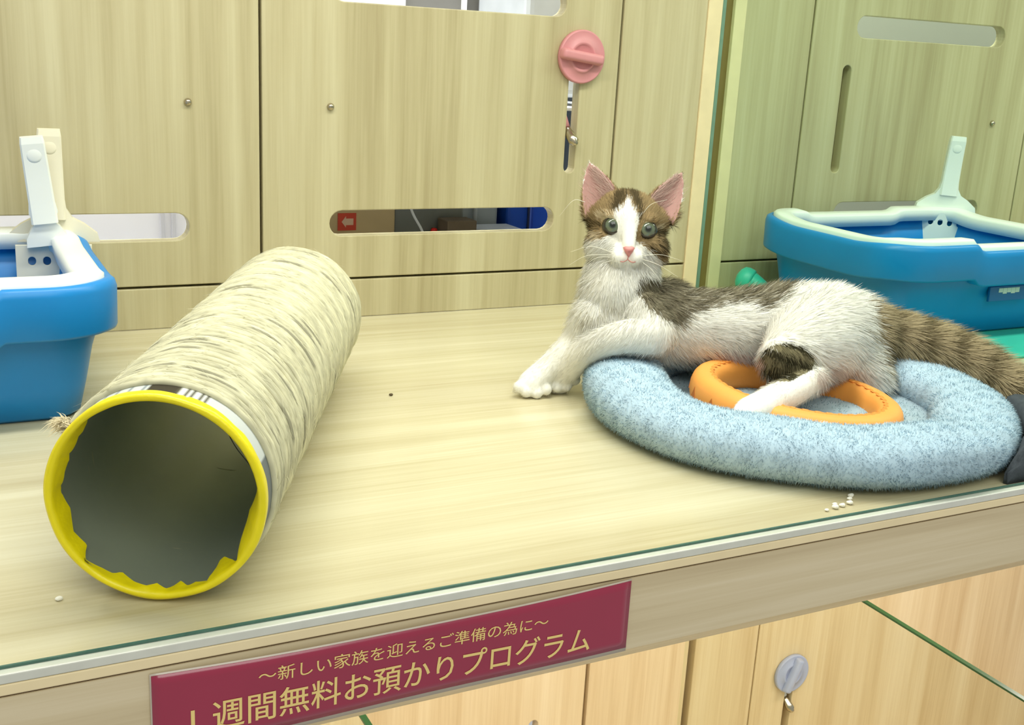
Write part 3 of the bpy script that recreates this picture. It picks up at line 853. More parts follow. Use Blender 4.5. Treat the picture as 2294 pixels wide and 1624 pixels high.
def pile(src, N, col, ln, up=0.75):
    P, Nn = surface_samples(src, N)
    ok = P[:, 2] > 0.004
    P, Nn = P[ok], Nn[ok]; K = len(P)
    clump = np.sin(P[:, 0] * 900) * np.cos(P[:, 1] * 830) + np.sin(P[:, 2] * 1100 + P[:, 0] * 400)
    d = Nn * up + RNG.normal(size=(K, 3)) * 0.27 + np.stack([np.sin(P[:, 1] * 300), np.cos(P[:, 0] * 260), np.sin(P[:, 0] * 333) * 0.4], 1) * 0.35
    c = np.clip(np.array(col)[None] * (1 + 0.05 * clump[:, None] + 0.09 * RNG.normal(size=(K, 1))), 0, 1)
    ribbons('fleece', P - Nn * 0.0003, d, Nn, ln * (0.5 + 0.8 * RNG.random(K)), 0.00055, c, fl, bed, bend=0.15)
pile(bm_.copy(), 110000, srgb(192, 214, 228), 0.0034)
pile(cm_.copy(), 26000, srgb(170, 190, 202), 0.0030)


# ------------------------------------------------------------------ ring toy
ring = empty('ring_toy', (0.372, -0.520, 0.02)); tag(ring, 'orange rubber ring toy with ridged edge lying in the blue pet bed', 'ring toy')
RC = np.array((0.3720, -0.5190, 0.0235))
re1 = np.array((0.892, -0.452, 0.0)); t_ = math.radians(5)
re1 = re1 * math.cos(t_) + np.array((0, 0, -math.sin(t_)))
re2 = np.array((0.452, 0.892, 0.0)); rn = np.cross(re1, re2)
def rp(a, rad_, h): return RC + rad_ * (math.cos(a) * re1 + math.sin(a) * re2) + rn * h
M_ORANGE = mat('orange_rubber', srgb(250, 168, 78), 0.55, noise=(30, 0.04), bump=(200, 0.05))
rings = []
for i in range(140):
    a = 2 * PI * i / 140; row = []
    for j in range(20):
        v = 2 * PI * j / 20; c, s_ = math.cos(v), math.sin(v)
        c = math.copysign(abs(c) ** 0.75, c); s_ = math.copysign(abs(s_) ** 0.8, s_)
        row.append(rp(a, 0.0862 + 0.0132 * c, 0.0160 * s_))
    rings.append(row)
rings.append(rings[0])
link('ring', loft('ring', rings, False, False), M_ORANGE, ring)
rings = []
for i in range(360):
    a = 2 * PI * i / 360
    w = 0.0011 * (1 + 0.8 * math.copysign(1, math.sin(48 * a)))
    rings.append([rp(a, 0.0800 + 0.0016 * math.cos(v) + w, 0.0156 + 0.0010 * math.sin(v)) for v in (0, PI / 2, PI, 1.5 * PI)])
rings.append(rings[0])
link('serrated_edge', loft('serrated_edge', rings, False, False, False), mat('orange_ridge', srgb(240, 150, 60), 0.6), ring)
M_NOTCH = mat('dark_orange_notch', srgb(196, 112, 40), 0.7)
for i in range(18):
    a = 2 * PI * (i + 0.35) / 18; da = 0.055
    V = [rp(a - da, 0.0999, -0.0050), rp(a + da, 0.0999, -0.0050), rp(a, 0.0994, 0.0050), rp(a - da, 0.0955, -0.0050), rp(a + da, 0.0955, -0.0050), rp(a, 0.0955, 0.0050)]
    link('tread_notch', me_from('tread_notch', V, [(0, 1, 2), (5, 4, 3), (0, 3, 4, 1), (1, 4, 5, 2), (2, 5, 3, 0)], False), M_NOTCH, ring)

# ------------------------------------------------------------------ kitten
def on_y(px, py, Y):
    d = FWD + RIGHT * (px - CX) / FPX + DOWN * (py - CY) / FPX
    return CAM + d * ((Y - CAM[1]) / d[1])
PARTS = []
def capsule(p0, r0, p1, r1, n=20):
    p0, p1 = np.array(p0), np.array(p1); L = np.linalg.norm(p1 - p0)
    a, u, v = frame_of(p1 - p0) if L > 1e-6 else frame_of((0, 0, 1))
    rings = []
    prof = [(r0 * math.sin(t), -r0 * math.cos(t)) for t in np.linspace(0.12, PI / 2, 6)] + [(r1 * math.sin(t), L - r1 * math.cos(t)) for t in np.linspace(PI / 2, PI - 0.12, 6)]
    for r, h in prof:
        rings.append([p0 + a * h + r * (math.cos(2 * PI * k / n) * u + math.sin(2 * PI * k / n) * v) for k in range(n)])
    V = [p for q in rings for p in q]; F = []
    for i in range(len(rings) - 1):
        for j in range(n):
            k = (j + 1) % n
            F.append((i * n + j, i * n + k, (i + 1) * n + k, (i + 1) * n + j))
    F += [tuple(reversed(range(n))), tuple((len(rings) - 1) * n + j for j in range(n))]
    PARTS.append((V, F))
def chain(pts, sub=4):
    """px, py, Y, radius joints joined by a smooth run of tapered capsules"""
    P = catmull([tuple(on_y(a, b, Y)) + (r,) for a, b, Y, r in pts], (len(pts) - 1) * sub + 1)
    for a, b in zip(P[:-1], P[1:]): capsule(a[:3], a[3], b[:3], b[3])
    return P
def ellipsoid(c, rad_, ax3, n=20):
    V = []; F = []
    for i in range(n + 1):
        t = 0.02 + (PI - 0.04) * i / n
        for j in range(2 * n):
            p = 2 * PI * j / (2 * n)
            V.append(np.array(c) + rad_[0] * math.sin(t) * math.cos(p) * ax3[0] + rad_[1] * math.cos(t) * ax3[1] + rad_[2] * math.sin(t) * math.sin(p) * ax3[2])
    m = 2 * n
    for i in range(n):
        for j in range(m):
            k = (j + 1) % m; F.append((i * m + j, i * m + k, (i + 1) * m + k, (i + 1) * m + j))
    F += [tuple(reversed(range(m))), tuple(n * m + j for j in range(m))]
    PARTS.append((V, F))

# trunk
chain([(1398, 640, -.372, .028), (1378, 706, -.374, .0355), (1475, 727, -.385, .0385), (1610, 737, -.408, .0375), (1740, 735, -.425, .0405), (1850, 750, -.440, .045), (1912, 752, -.450, .038)])
chain([(1402, 545, -.362, .028), (1396, 600, -.366, .034), (1382, 655, -.372, .036)])
chain([(1440, 690, -.375, .030), (1490, 700, -.378, .034)])
# forelegs
chain([(1440, 705, -.405, .0235), (1466, 748, -.428, .0200), (1395, 755, -.418, .0160), (1318, 782, -.395, .0140), (1266, 834, -.364, .0138), (1252, 852, -.357, .0142)])
for a, b, Y in ((1228, 857, -.360), (1247, 866, -.366), (1268, 864, -.368), (1287, 850, -.368)): capsule(on_y(1258, 842, -.357), .0085, on_y(a, b, Y), .0062)
chain([(1335, 712, -.376, .024), (1296, 765, -.366, .0175), (1240, 815, -.360, .0135), (1200, 850, -.358, .0135), (1190, 860, -.358, .0138)])
for a, b, Y in ((1163, 867, -.361), (1180, 877, -.366), (1202, 880, -.369), (1223, 872, -.369)): capsule(on_y(1197, 852, -.359), .0085, on_y(a, b, Y), .0062)
# hind leg nearest the glass, with its foot laid over the ring
chain([(1852, 748, -.455, .043), (1800, 775, -.485, .036), (1760, 805, -.505, .0245)])
chain([(1758, 806, -.507, .0225), (1788, 828, -.517, .0165), (1816, 849, -.525, .0120)])
chain([(1822, 848, -.530, .0125), (1770, 878, -.545, .0140), (1712, 908, -.560, .0140), (1680, 924, -.566, .0140)])
for a, b, Y in ((1662, 918, -.570), (1656, 930, -.573), (1666, 942, -.575)): capsule(on_y(1690, 920, -.567), .009, on_y(a, b, Y), .007)
# the other hind leg folded below
chain([(1850, 780, -.455, .040), (1905, 822, -.475, .030), (1945, 850, -.490, .018)])
# tail
TAIL = chain([(1925, 735, -.448, .024), (1985, 752, -.460, .024), (2065, 778, -.482, .025), (2140, 808, -.508, .025), (2225, 850, -.545, .022), (2300, 905, -.585, .018), (2345, 950, -.605, .012)], 6)

# head
KP = 1 / 2262.0
HX, HYp = 1403.0, 509.0
H0 = on_y(HX, HYp, -.362)
ROLL = math.radians(5.5)
hx = RIGHT * math.cos(ROLL) + DOWN * math.sin(ROLL)
hy = -DOWN * math.cos(ROLL) + RIGHT * math.sin(ROLL)
hz = -FWD
def hp(px, py, z):
    """head point from its place in the face (pixels of the photograph's scale) and its forward distance"""
    return H0 + RIGHT * (px - HX) * KP + DOWN * (py - HYp) * KP + hz * z
AX = (hx, hy, hz)
ellipsoid(hp(1403, 503, 0), (.0345, .0300, .0330), AX)
ellipsoid(hp(1404, 478, .002), (.0270, .0200, .0270), AX)
ellipsoid(hp(1358, 548, .006), (.0185, .0175, .0210), AX); ellipsoid(hp(1447, 556, .006), (.0185, .0175, .0210), AX)
ellipsoid(hp(1400, 578, .018), (.0185, .0135, .0170), AX)
for sx in (-1, 1): ellipsoid(hp(1398 + 15 * sx, 582, .0285), (.0092, .0078, .0080), AX)
capsule(hp(1405, 500, .0265), .0085, hp(1401, 560, .0320), .0062)
ellipsoid(hp(1396, 603, .0205), (.0100, .0068, .0095), AX)
ellipsoid(hp(1366, 492, .0238), (.0100, .0034, .0078), AX); ellipsoid(hp(1446, 501, .0238), (.0100, .0034, .0078), AX)
ellipsoid(hp(1348, 492, -.010), (.0120, .0150, .0130), AX); ellipsoid(hp(1468, 500, -.010), (.0120, .0150, .0130), AX)
# ears: cupped shells
EARS = []
def bez(a, b, c, t): return (1 - t) ** 2 * a + 2 * t * (1 - t) * b + t * t * c
def ear(inner, ic, outer, oc, tip, cup):
    B0, I, B1, O, T = [hp(*q) for q in (inner, ic, outer, oc, tip)]
    ns, nt = 14, 16; Fp = []; Bp = []
    for i in range(nt + 1):
        t = i / nt
        a, b = bez(B0, I, T, t), bez(B1, O, T, t)
        for j in range(ns + 1):
            s_ = j / ns
            p = a + (b - a) * s_
            dep = cup * math.sin(PI * s_) ** 0.8 * (1 - t) ** 0.7
            f_ = p - hz * dep
            Fp.append(f_ + hz * 0.0004); Bp.append(f_ - hz * (0.0022 + 0.0025 * (1 - t)))
    n = len(Fp); V = Fp + Bp; F = []
    id_ = lambda i, j: i * (ns + 1) + j
    for i in range(nt):
        for j in range(ns):
            q = (id_(i, j), id_(i, j + 1), id_(i + 1, j + 1), id_(i + 1, j))
            F.append(q); F.append(tuple(n + k for k in reversed(q)))
    for i in range(nt):
        for j in (0, ns): F.append((id_(i, j), id_(i + 1, j), n + id_(i + 1, j), n + id_(i, j)))
    for j in range(ns):
        for i in (0, nt): F.append((id_(i, j), id_(i, j + 1), n + id_(i, j + 1), n + id_(i, j)))
    PARTS.append((V, F)); EARS.append((np.array(Fp), ns, nt))
ear((1392, 446, .004), (1376, 396, -.004), (1312, 494, -.006), (1293, 420, -.008), (1322, 357, -.010), .014)
ear((1444, 452, .004), (1470, 412, -.004), (1511, 506, -.006), (1545, 434, -.008), (1532, 380, -.010), .014)

V = []; F = []
for v, f in PARTS:
    o = len(V); V += [tuple(p) for p in v]; F += [tuple(i + o for i in q) for q in f]
raw = bpy.data.meshes.new('raw'); raw.from_pydata(V, [], F)
bm = bmesh.new(); bm.from_mesh(raw); bmesh.ops.recalc_face_normals(bm, faces=bm.faces); bm.to_mesh(raw); bm.free()
tmp = bpy.data.objects.new('tmp', raw); COL.objects.link(tmp)
mo = tmp.modifiers.new('r', 'REMESH'); mo.mode = 'VOXEL'; mo.voxel_size = 0.0016
mo = tmp.modifiers.new('s', 'SMOOTH'); mo.factor = 0.5; mo.iterations = 3
dg = bpy.context.evaluated_depsgraph_get()
body = bpy.data.meshes.new_from_object(tmp.evaluated_get(dg)); bpy.data.objects.remove(tmp)
body.name = 'kitten'
body.polygons.foreach_set('use_smooth', np.ones(len(body.polygons), bool))

# ---- coat colours
def poly_in(P, poly):
    x, y = P[:, 0], P[:, 1]; inside = np.zeros(len(P), bool); q = poly
    for i in range(len(q)):
        x1, y1 = q[i]; x2, y2 = q[(i + 1) % len(q)]
        c = ((y1 > y) != (y2 > y)) & (x < (x2 - x1) * (y - y1) / (y2 - y1 + 1e-9) + x1)
        inside ^= c
    return inside
C_WHITE = np.array(srgb(246, 244, 236)); C_TAB = np.array(srgb(158, 136, 98)); C_DARK = np.array(srgb(84, 72, 48))
C_GREY = np.array(srgb(152, 144, 122)); C_SADDLE = np.array(srgb(106, 98, 78)); C_PINK = np.array(srgb(222, 178, 168))
C_TAIL = np.array(srgb(184, 168, 134)); C_TSTR = np.array(srgb(118, 106, 78))
FACE_TAB = [(1240, 300), (1600, 300), (1600, 560), (1506, 575), (1478, 584), (1452, 558), (1424, 540), (1428, 512), (1431, 488), (1418, 466), (1408, 442), (1397, 464), (1376, 482), (1382, 500), (1380, 524), (1346, 533), (1322, 530), (1300, 540), (1240, 545)]
SADDLE = [(1424, 652), (1436, 622), (1500, 600), (1640, 600), (1760, 600), (1812, 628), (1765, 655), (1742, 678), (1700, 702), (1672, 676), (1600, 688), (1552, 700), (1522, 730), (1492, 716), (1455, 692)]
TAILP = [(1925, 560), (2500, 560), (2500, 1100), (2200, 1000), (2000, 860), (1962, 800), (1945, 745)]
def segd(P, a, b):
    a, b = np.array(a, float), np.array(b, float); d = b - a
    t = np.clip(((P - a) @ d) / (d @ d), 0, 1)
    return np.linalg.norm(P - a - t[:, None] * d, axis=1)
TPX = to_px(TAIL[:, :3])
def coat(P, Nn, jit=5.0):
    K = len(P); px = to_px(P); jx = px + RNG.normal(size=(K, 2)) * jit
    col = np.tile(C_WHITE, (K, 1))
    head = np.linalg.norm((P - H0) * 1.0, axis=1) < 0.062
    head &= jx[:, 1] < 620
    away = (Nn @ hz) < -0.25
    r = RNG.random(K)
    # saddle
    s = ~head & (poly_in(jx, SADDLE) | (away & (jx[:, 1] < 760) & (jx[:, 0] > 1470)))
    m = np.clip(r + 0.35 * np.sin(px[:, 0] * 0.09 + px[:, 1] * 0.16), 0, 1)[:, None]
    col[s] = (C_SADDLE * (1 - m) + C_GREY * m)[s]
    wisp = s & (r > 0.86) & (px[:, 0] > 1530)
    col[wisp] = np.array(srgb(206, 200, 184))
    # tail and rump
    t = ~head & (poly_in(jx + RNG.normal(size=(K, 2)) * 10, TAILP))
    j = np.argmin(((px[:, None, :] - TPX[None, ::2]) ** 2).sum(2), 1) * 2
    along = j + ((px - TPX[j]) * (TPX[np.minimum(j + 1, len(TPX) - 1)] - TPX[np.maximum(j - 1, 0)])).sum(1) / 800.0
    off = np.linalg.norm(px - TPX[j], axis=1)
    st = np.sin(along * 1.15 + off * 0.035 + 0.6) + 0.65 * RNG.normal(size=K) > 0.40
    col[t] = np.where(st[:, None], C_TSTR, C_TAIL)[t]
    # lower hind leg, striped
    near = ((P - CAM) @ FWD) < ((on_y(1775, 820, -.49) - CAM) @ FWD)
    e = (((jx[:, 0] - 1762) / 62) ** 2 + ((jx[:, 1] - 812) / 43) ** 2 < 1) & near & (segd(px, (1822, 856), (1690, 930)) > 26)
    st = np.sin((jx[:, 1] - 0.35 * jx[:, 0]) * 0.17 + 1.2) > -0.1
    col[e] = np.where(st[:, None], np.array(srgb(62, 58, 40)), np.array(srgb(138, 130, 100)))[e]
    # thin rosy fur low on the belly
    b = ~head & (((jx[:, 0] - 1640) / 72) ** 2 + ((jx[:, 1] - 815) / 30) ** 2 < 1)
    col[b] = (0.45 * C_WHITE + 0.55 * C_PINK)
    b = ~head & (((jx[:, 0] - 1890) / 60) ** 2 + ((jx[:, 1] - 850) / 40) ** 2 < 1) & ~t
    col[b] = np.array(srgb(222, 212, 204))
    for cx_, cy_, rx_, ry_ in ((1312, 720, 16, 20), (1372, 690, 26, 7), (1345, 706, 14, 6)):
        b = ~head & (((jx[:, 0] - cx_) / rx_) ** 2 + ((jx[:, 1] - cy_) / ry_) ** 2 < 1) & (r < 0.3)
        col[b] = np.array(srgb(188, 182, 158))
    # head
    hj = px + RNG.normal(size=(K, 2)) * min(jit, 3.0)
    f = head & (poly_in(hj, FACE_TAB) | (away & (px[:, 1] < 560)))
    col[f] = (C_TAB[None] * (0.72 + 0.5 * r)[:, None])[f]
    dk = np.zeros(K, bool)
    for a, b_, w in (((1388, 440), (1378, 470), 8), ((1400, 434), (1392, 452), 7), ((1424, 436), (1430, 462), 8), ((1436, 470), (1430, 494), 5), ((1416, 432), (1420, 446), 6), ((1318, 500), (1312, 528), 9), ((1344, 504), (1322, 512), 4), ((1322, 512), (1316, 528), 5),
                     ((1464, 514), (1486, 530), 5), ((1486, 530), (1484, 550), 9), ((1500, 505), (1492, 530), 8), ((1455, 552), (1480, 566), 5)):
        dk |= segd(hj, a, b_) < w
    dk &= f
    col[dk] = C_DARK
    lt = f & ((segd(hj, (1342, 488), (1378, 486)) < 6) | (segd(hj, (1448, 500), (1476, 512)) < 4) | (segd(hj, (1334, 520), (1342, 528)) < 6))
    col[lt] = np.array(srgb(206, 190, 158))
    return col, head
def ear_mask(P):
    """1 where a point lies on the inner face of an ear"""
    out = np.zeros(len(P), bool); edge = np.ones(len(P))
    for Fp, ns, nt in EARS:
        for k in range(0, len(P), 20000):
            d = np.linalg.norm(P[k:k + 20000, None] - Fp[None], axis=2); j = d.argmin(1)
            i_, s_ = j // (ns + 1), (j % (ns + 1)) / ns
            hit = (d.min(1) < 0.0022) & ((P[k:k + 20000] - Fp[j]) @ hz > -0.0008) & (s_ > 0.06) & (s_ < 0.97) & (i_ > 0)
            out[k:k + 20000] |= hit
    return out
co = np.empty(len(body.vertices) * 3, np.float32); body.vertices.foreach_get('co', co); co = co.reshape(-1, 3).astype(float)
no = np.empty(len(body.vertices) * 3, np.float32); body.vertices.foreach_get('normal', no); no = no.reshape(-1, 3).astype(float)
vc, _h = coat(co, no, 1.0)
em = ear_mask(co)
vc[em] = np.array(srgb(190, 150, 142))
cc = np.ones((len(co), 4), np.float32); cc[:, :3] = vc
ca = body.color_attributes.new('Col', 'FLOAT_COLOR', 'POINT'); ca.data.foreach_set('color', cc.ravel())
KB = (0.37, -0.40, 0.02)
bodyw = body.copy()
kitten = link('kitten', body, vcol_mat('kitten_skin', 0.8, spec=0.1), None, KB)
tag(kitten, 'white and brown tabby kitten lying across the blue bed facing the camera', 'kitten')

# ---- fur: combing directions given at a few places on the body (pixel direction, lift, length in mm)
COMB = [(1403, 470, .03, (0, -1), .36, 6.0), (1350, 470, .02, (-.4, -.9), .42, 8.0), (1455, 475, .02, (.4, -.9), .42, 8.0), (1400, 540, .035, (0, -.6), .2, 2.0), (1400, 575, .04, (0, .6), .3, 1.6),
        (1340, 560, .02, (-.8, .5), .40, 8.0), (1465, 570, .02, (.8, .5), .40, 8.0), (1398, 612, .02, (0, 1), .40, 8.0)]
BODYCOMB = [(1400, 650, -.40, (0, 1), .40, 11), (1310, 660, -.37, (-.5, .9), .45, 11), (1470, 650, -.38, (.5, .8), .4, 11), (1330, 720, -.40, (-.2, 1), .4, 10), (1400, 700, -.41, (.1, 1), .4, 9), (1480, 700, -.41, (.7, .5), .35, 9),
            (1450, 750, -.42, (-.7, .5), .30, 7), (1380, 765, -.41, (-1, .3), .25, 5.5), (1300, 800, -.38, (-.8, .6), .28, 5), (1250, 850, -.36, (-.7, .7), .30, 3.2), (1190, 862, -.36, (-.8, .6), .30, 3.2), (1250, 800, -.36, (-.8, .6), .28, 6),
            (1560, 650, -.38, (.9, -.35), .35, 13), (1660, 640, -.39, (.85, -.5), .45, 15), (1620, 720, -.44, (.9, -.2), .35, 12), (1560, 790, -.44, (.8, .3), .35, 10), (1650, 810, -.45, (.6, .6), .35, 10),
            (1760, 650, -.42, (.8, -.6), .55, 19), (1750, 720, -.46, (.9, -.3), .4, 14), (1850, 640, -.43, (.7, -.6), .55, 20), (1840, 720, -.50, (.85, -.2), .4, 14), (1920, 680, -.44, (.9, -.1), .5, 20), (1930, 760, -.49, (.9, .3), .45, 18),
            (1900, 830, -.50, (.6, .7), .4, 14), (1760, 800, -.54, (.5, .2), .35, 7), (1740, 850, -.53, (-.2, .9), .4, 9), (1780, 870, -.55, (-.7, .5), .2, 3.2), (1690, 920, -.57, (-.8, .5), .2, 3.0),
            (2000, 710, -.46, (1, -.15), .42, 20), (2100, 750, -.49, (1, 0), .42, 22), (2200, 790, -.53, (1, .2), .42, 22), (2290, 850, -.57, (1, .5), .4, 20), (2000, 800, -.48, (.7, .7), .42, 20), (2100, 850, -.52, (.8, .7), .42, 22), (2200, 890, -.55, (.8, .7), .4, 20)]
cp = [hp(a, b, z) for a, b, z, *_ in COMB] + [on_y(a, b, Y) for a, b, Y, *_ in BODYCOMB]
cd = [RIGHT * q[3][0] + DOWN * q[3][1] for q in COMB + BODYCOMB]
cp, cd = np.array(cp), np.array(cd); cd /= np.linalg.norm(cd, axis=1, keepdims=True)
cl = np.array([(q[4], q[5] / 1000) for q in COMB + BODYCOMB])
def dens(Q):
    return 1 + 1.3 * (np.linalg.norm(Q - H0, axis=1) < 0.055) - 0.35 * (to_px(Q)[:, 0] < 1300)
NH = 150000
P, Nn = surface_samples(bodyw, NH, dens)
eyes_c = [hp(1366, 512, .0222), hp(1444, 521, .0222)]
keep = ~ear_mask(P)
for e in eyes_c: keep &= np.linalg.norm(P - e, axis=1) > 0.0108
keep &= np.linalg.norm(P - hp(1400, 574, .0385), axis=1) > 0.0065
P, Nn = P[keep], Nn[keep]; K = len(P)
w = 1 / (((P[:, None] - cp[None]) ** 2).sum(2) + 1e-5) ** 2
w /= w.sum(1, keepdims=True)
flow = w @ cd; par = w @ cl
col, _h = coat(P, Nn)
d = flow - Nn * (flow * Nn).sum(1, keepdims=True) * 0.9
d /= np.linalg.norm(d, axis=1, keepdims=True) + 1e-6
d = d * 1.0 + Nn * (par[:, :1] * 1.5 + 0.10) + RNG.normal(size=(K, 3)) * 0.14
d /= np.linalg.norm(d, axis=1, keepdims=True)
ln = par[:, 1] * (0.55 + 0.75 * RNG.random(K))
earish = (np.linalg.norm(P - H0, axis=1) > 0.036) & (to_px(P)[:, 1] < 470) & (np.linalg.norm(P - H0, axis=1) < 0.09)
ln[earish] = np.minimum(ln[earish], 0.0045)
tip = P + d * ln[:, None]
over = np.clip((tip[:, 0] - 0.6315) / np.maximum(d[:, 0] * ln, 1e-6), 0, 0.9); ln = ln * np.where(tip[:, 0] > 0.6315, 1 - over, 1)
low = np.where(np.hypot(tip[:, 0] - BC[0], tip[:, 1] - BC[1]) < 0.21, 0.018, 0.001)
ln = np.where(tip[:, 2] < low, ln * 0.3, ln)
col = np.clip(col * (1 + 0.10 * RNG.normal(size=(K, 1))), 0, 0.97)
wd = np.clip(0.00022 + ln * 0.026, 0.0003, 0.0007)
FUR = vcol_mat('kitten_fur', 0.75, spec=0.15, trans=0.22)
ribbons('fur', P - Nn * 0.0004, d, Nn, ln, wd, col, FUR, kitten, bend=0.18, segs=3)
# wispy hairs across the ear openings
R_, D_, N_, L_ = [], [], [], []
for Fp, ns, nt in EARS:
    sgn = 1 if to_px(Fp.mean(0)[None])[0, 0] > HX else -1
    for _ in range(520):
        i_ = int(RNG.integers(1, nt - 3)); j_ = int(RNG.integers(1, 6)) if RNG.random() < 0.75 else int(RNG.integers(1, ns))
        R_.append(Fp[i_ * (ns + 1) + j_] + hz * 0.0004); D_.append(RIGHT * sgn * 0.8 - DOWN * (0.45 + 0.4 * RNG.random()) + hz * 0.15 + RNG.normal(size=3) * 0.12)
        N_.append(hz); L_.append(0.006 + 0.009 * RNG.random())
ribbons('ear_fur', np.array(R_), np.array(D_), np.array(N_), np.array(L_), 0.00026, np.array(srgb(214, 186, 174))[None] * (0.75 + 0.35 * RNG.random((len(R_), 1))), FUR, kitten, bend=0.0, segs=2)

# ---- face
EYE = vcol_mat('eye', 0.12, spec=0.5, coat=0.6)
for e in eyes_c:
    V = []; F = []; nl, nm = 28, 40; r = 0.0098; cols = []
    for i in range(nl + 1):
        t = PI * i / nl
        for j in range(nm):
            p = 2 * PI * j / nm
            V.append(e + r * (math.cos(t) * hz + math.sin(t) * (math.cos(p) * hx + math.sin(p) * hy)))
            g = math.degrees(t)
            c = srgb(26, 30, 24) if g < 13 else srgb(70, 80, 68) if g < 22 else srgb(98, 108, 86) if g < 42 else srgb(56, 60, 44) if g < 49 else srgb(28, 24, 16)
            cols.append(c + (1,))
    for i in range(nl):
        for j in range(nm):
            k = (j + 1) % nm; F.append((i * nm + j, i * nm + k, (i + 1) * nm + k, (i + 1) * nm + j))
    me = me_from('eye', V, F)
    ca = me.color_attributes.new('Col', 'FLOAT_COLOR', 'POINT')
    for i, c in enumerate(cols): ca.data[i].color = c
    eo = link('eye', me, EYE, kitten)
    rim = [e + hz * 0.0062 + 0.0078 * (math.cos(a) * hx + 0.95 * math.sin(a) * hy) + hz * (-0.0012 * math.cos(a) ** 2) for a in np.linspace(0, 2 * PI, 40, endpoint=False)]
    link('eyelid', tube_path('eyelid', rim, 0.00090, 8, True), mat('dark_eyelid', srgb(52, 44, 30), 0.6), eo)
def nose_me():
    out = [(-13, -9), (-7, -11.5), (0, -11), (7, -11.5), (13, -8), (9, 0), (4, 7), (1, 12), (-1, 12), (-4, 7), (-9, 0)]
    rings = []
    for s, z in ((1.0, .0362), (1.0, .0378), (0.8, .0398), (0.45, .0406), (0.1, .0408)):
        rings.append([hp(1400 + a * s, 572 + b * s, z - (0.0016 if b > 5 else 0)) for a, b in out])
    return loft('nose', rings, True, True)
link('nose', nose_me(), mat('pink_nose', srgb(204, 132, 128), 0.45, noise=(200, 0.05)), kitten)
link('mouth', tube_path('mouth', catmull([hp(1380, 592, .0335), hp(1388, 594, .0365), hp(1397, 589, .0372), hp(1398, 584, .0385), hp(1398, 589, .0372), hp(1407, 595, .0365), hp(1417, 593, .0335)], 40), 0.00055, 6), mat('mouth_line', srgb(190, 130, 122), 0.6), kitten)
wh = [((1372, 575), (1320, 560), (1275, 570)), ((1370, 582), (1330, 585), (1295, 610)), ((1372, 588), (1340, 600), (1318, 635)), ((1368, 578), (1310, 580), (1270, 600)), ((1426, 580), (1470, 578), (1520, 590)), ((1428, 586), (1465, 600), (1510, 625)), ((1426, 590), (1450, 610), (1475, 640)),
      ((1306, 462), (1280, 460), (1250, 492)), ((1430, 490), (1450, 468), (1486, 456))]
for a, b, c in wh:
    pts = catmull([hp(*a, .030), hp(*b, .034), hp(*c, .026)], 14)
    link('whisker', tube_path('whisker', pts, list(np.linspace(0.00024, 0.00009, 14)), 5), mat('whisker_white', srgb(244, 240, 224), 0.5), kitten)

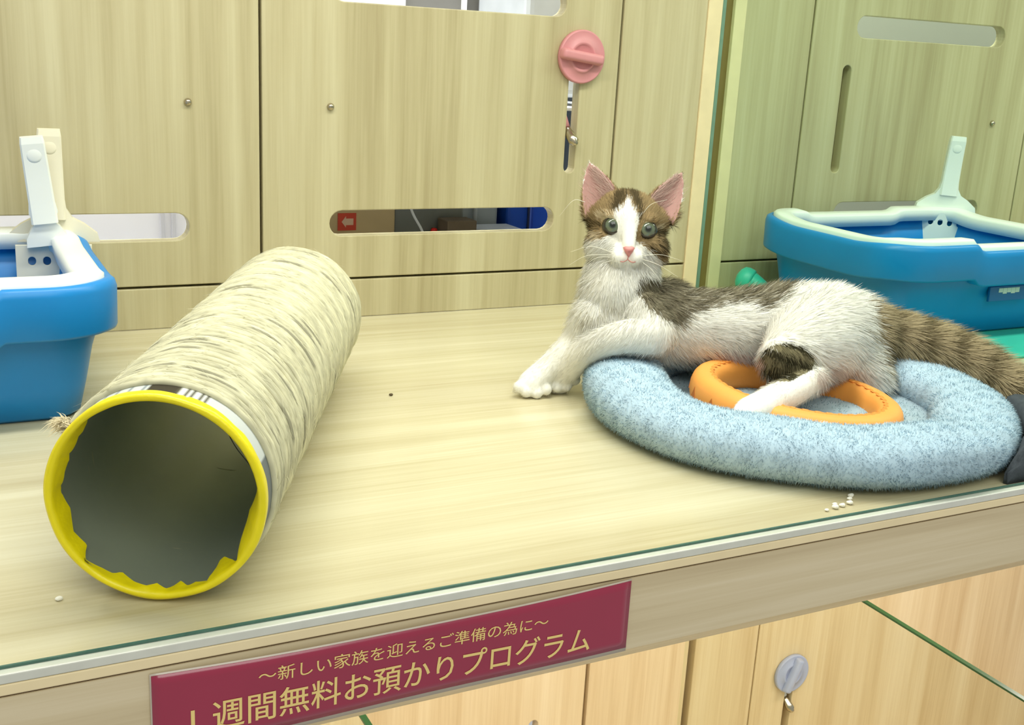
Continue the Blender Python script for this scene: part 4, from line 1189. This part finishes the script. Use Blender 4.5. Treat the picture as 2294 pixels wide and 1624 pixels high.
# ------------------------------------------------------------------ small things on the shelf
V = []; F = []; na_, nt_ = 26, 9
for i in range(na_ + 1):
    a = math.radians(-24 - 49 * i / na_)
    p = BC + 0.2085 * np.array((math.cos(a), math.sin(a)))
    dr = np.array((math.cos(a), math.sin(a)))
    L_ = min((0.630 - p[0]) / dr[0], (-0.7055 - p[1]) / dr[1])
    e_ = math.sin(PI * min(1, (i + 0.5) / 4)) if i < 2 else min(1.0, (na_ - i) / 5)
    for j in range(nt_ + 1):
        t = j / nt_
        q = p + dr * L_ * t
        h = (0.004 + 0.034 * (0.35 + 0.65 * math.sin(PI * min(1, 0.25 + 0.72 * t)))) * (0.25 + 0.75 * e_) + 0.003 * math.sin(i * 1.3 + j * 0.9)
        V.append((q[0], q[1], max(0.002, h)))
n_ = len(V); V += [(x, y, 0.0004) for x, y, z in V]
for i in range(na_):
    for j in range(nt_):
        a = i * (nt_ + 1) + j; q = (a, a + 1, a + nt_ + 2, a + nt_ + 1)
        F.append(q); F.append(tuple(n_ + k for k in reversed(q)))
    for j in (0, nt_):
        a = i * (nt_ + 1) + j; F.append((a, a + nt_ + 1, n_ + a + nt_ + 1, n_ + a))
for i in (0, na_):
    for j in range(nt_):
        a = i * (nt_ + 1) + j; F.append((a, a + 1, n_ + a + 1, n_ + a))
tag(link('cloth', me_from('cloth', V, F), mat('slate_cloth', srgb(74, 80, 86), 0.95, spec=0.1, noise=(90, 0.12), bump=(300, 0.3)), None, (0.52, -0.68, 0.0)), 'dark slate grey cloth tucked between the blue bed and the front glass', 'cloth')
M_GRAIN = mat('pale_grain', srgb(240, 238, 226), 0.7); M_CRUMB = mat('dark_crumb', srgb(84, 70, 44), 0.8)
def grain(x, y, r, m, label, group=None, sq=0.7):
    me = bpy.data.meshes.new('litter_grain'); b = bmesh.new(); bmesh.ops.create_icosphere(b, subdivisions=2, radius=r)
    ph = random.random() * 6
    for v in b.verts:
        v.co *= 1 + 0.18 * math.sin(v.co.x / r * 3 + ph) * math.cos(v.co.y / r * 2.3 + ph)
        v.co.z *= sq; v.co.x *= 1.25
    zmin = min(v.co.z for v in b.verts)
    bmesh.ops.translate(b, verts=b.verts, vec=(x, y, -zmin + 0.0001)); b.to_mesh(me); b.free()
    tag(link('litter_grain', me, m, None, (x, y, 0.0)), label, 'litter grain', group)
for x, y, r in ((0.2745, -0.6935, 0.0022), (0.2660, -0.6950, 0.0024), (0.2835, -0.6920, 0.0023), (0.2700, -0.6900, 0.0018), (0.2900, -0.6850, 0.0019), (0.2960, -0.6800, 0.0022), (0.2560, -0.6965, 0.0015)):
    grain(x, y, r, M_GRAIN, 'pale litter grain on the shelf just in front of the blue bed', 'litter grains before the bed')
grain(-0.2920, -0.6410, 0.0019, M_GRAIN, 'lone pale litter grain beside the tube mouth')
grain(0.0420, -0.3190, 0.0017, M_CRUMB, 'dark crumb on the shelf between tube and kitten paws')
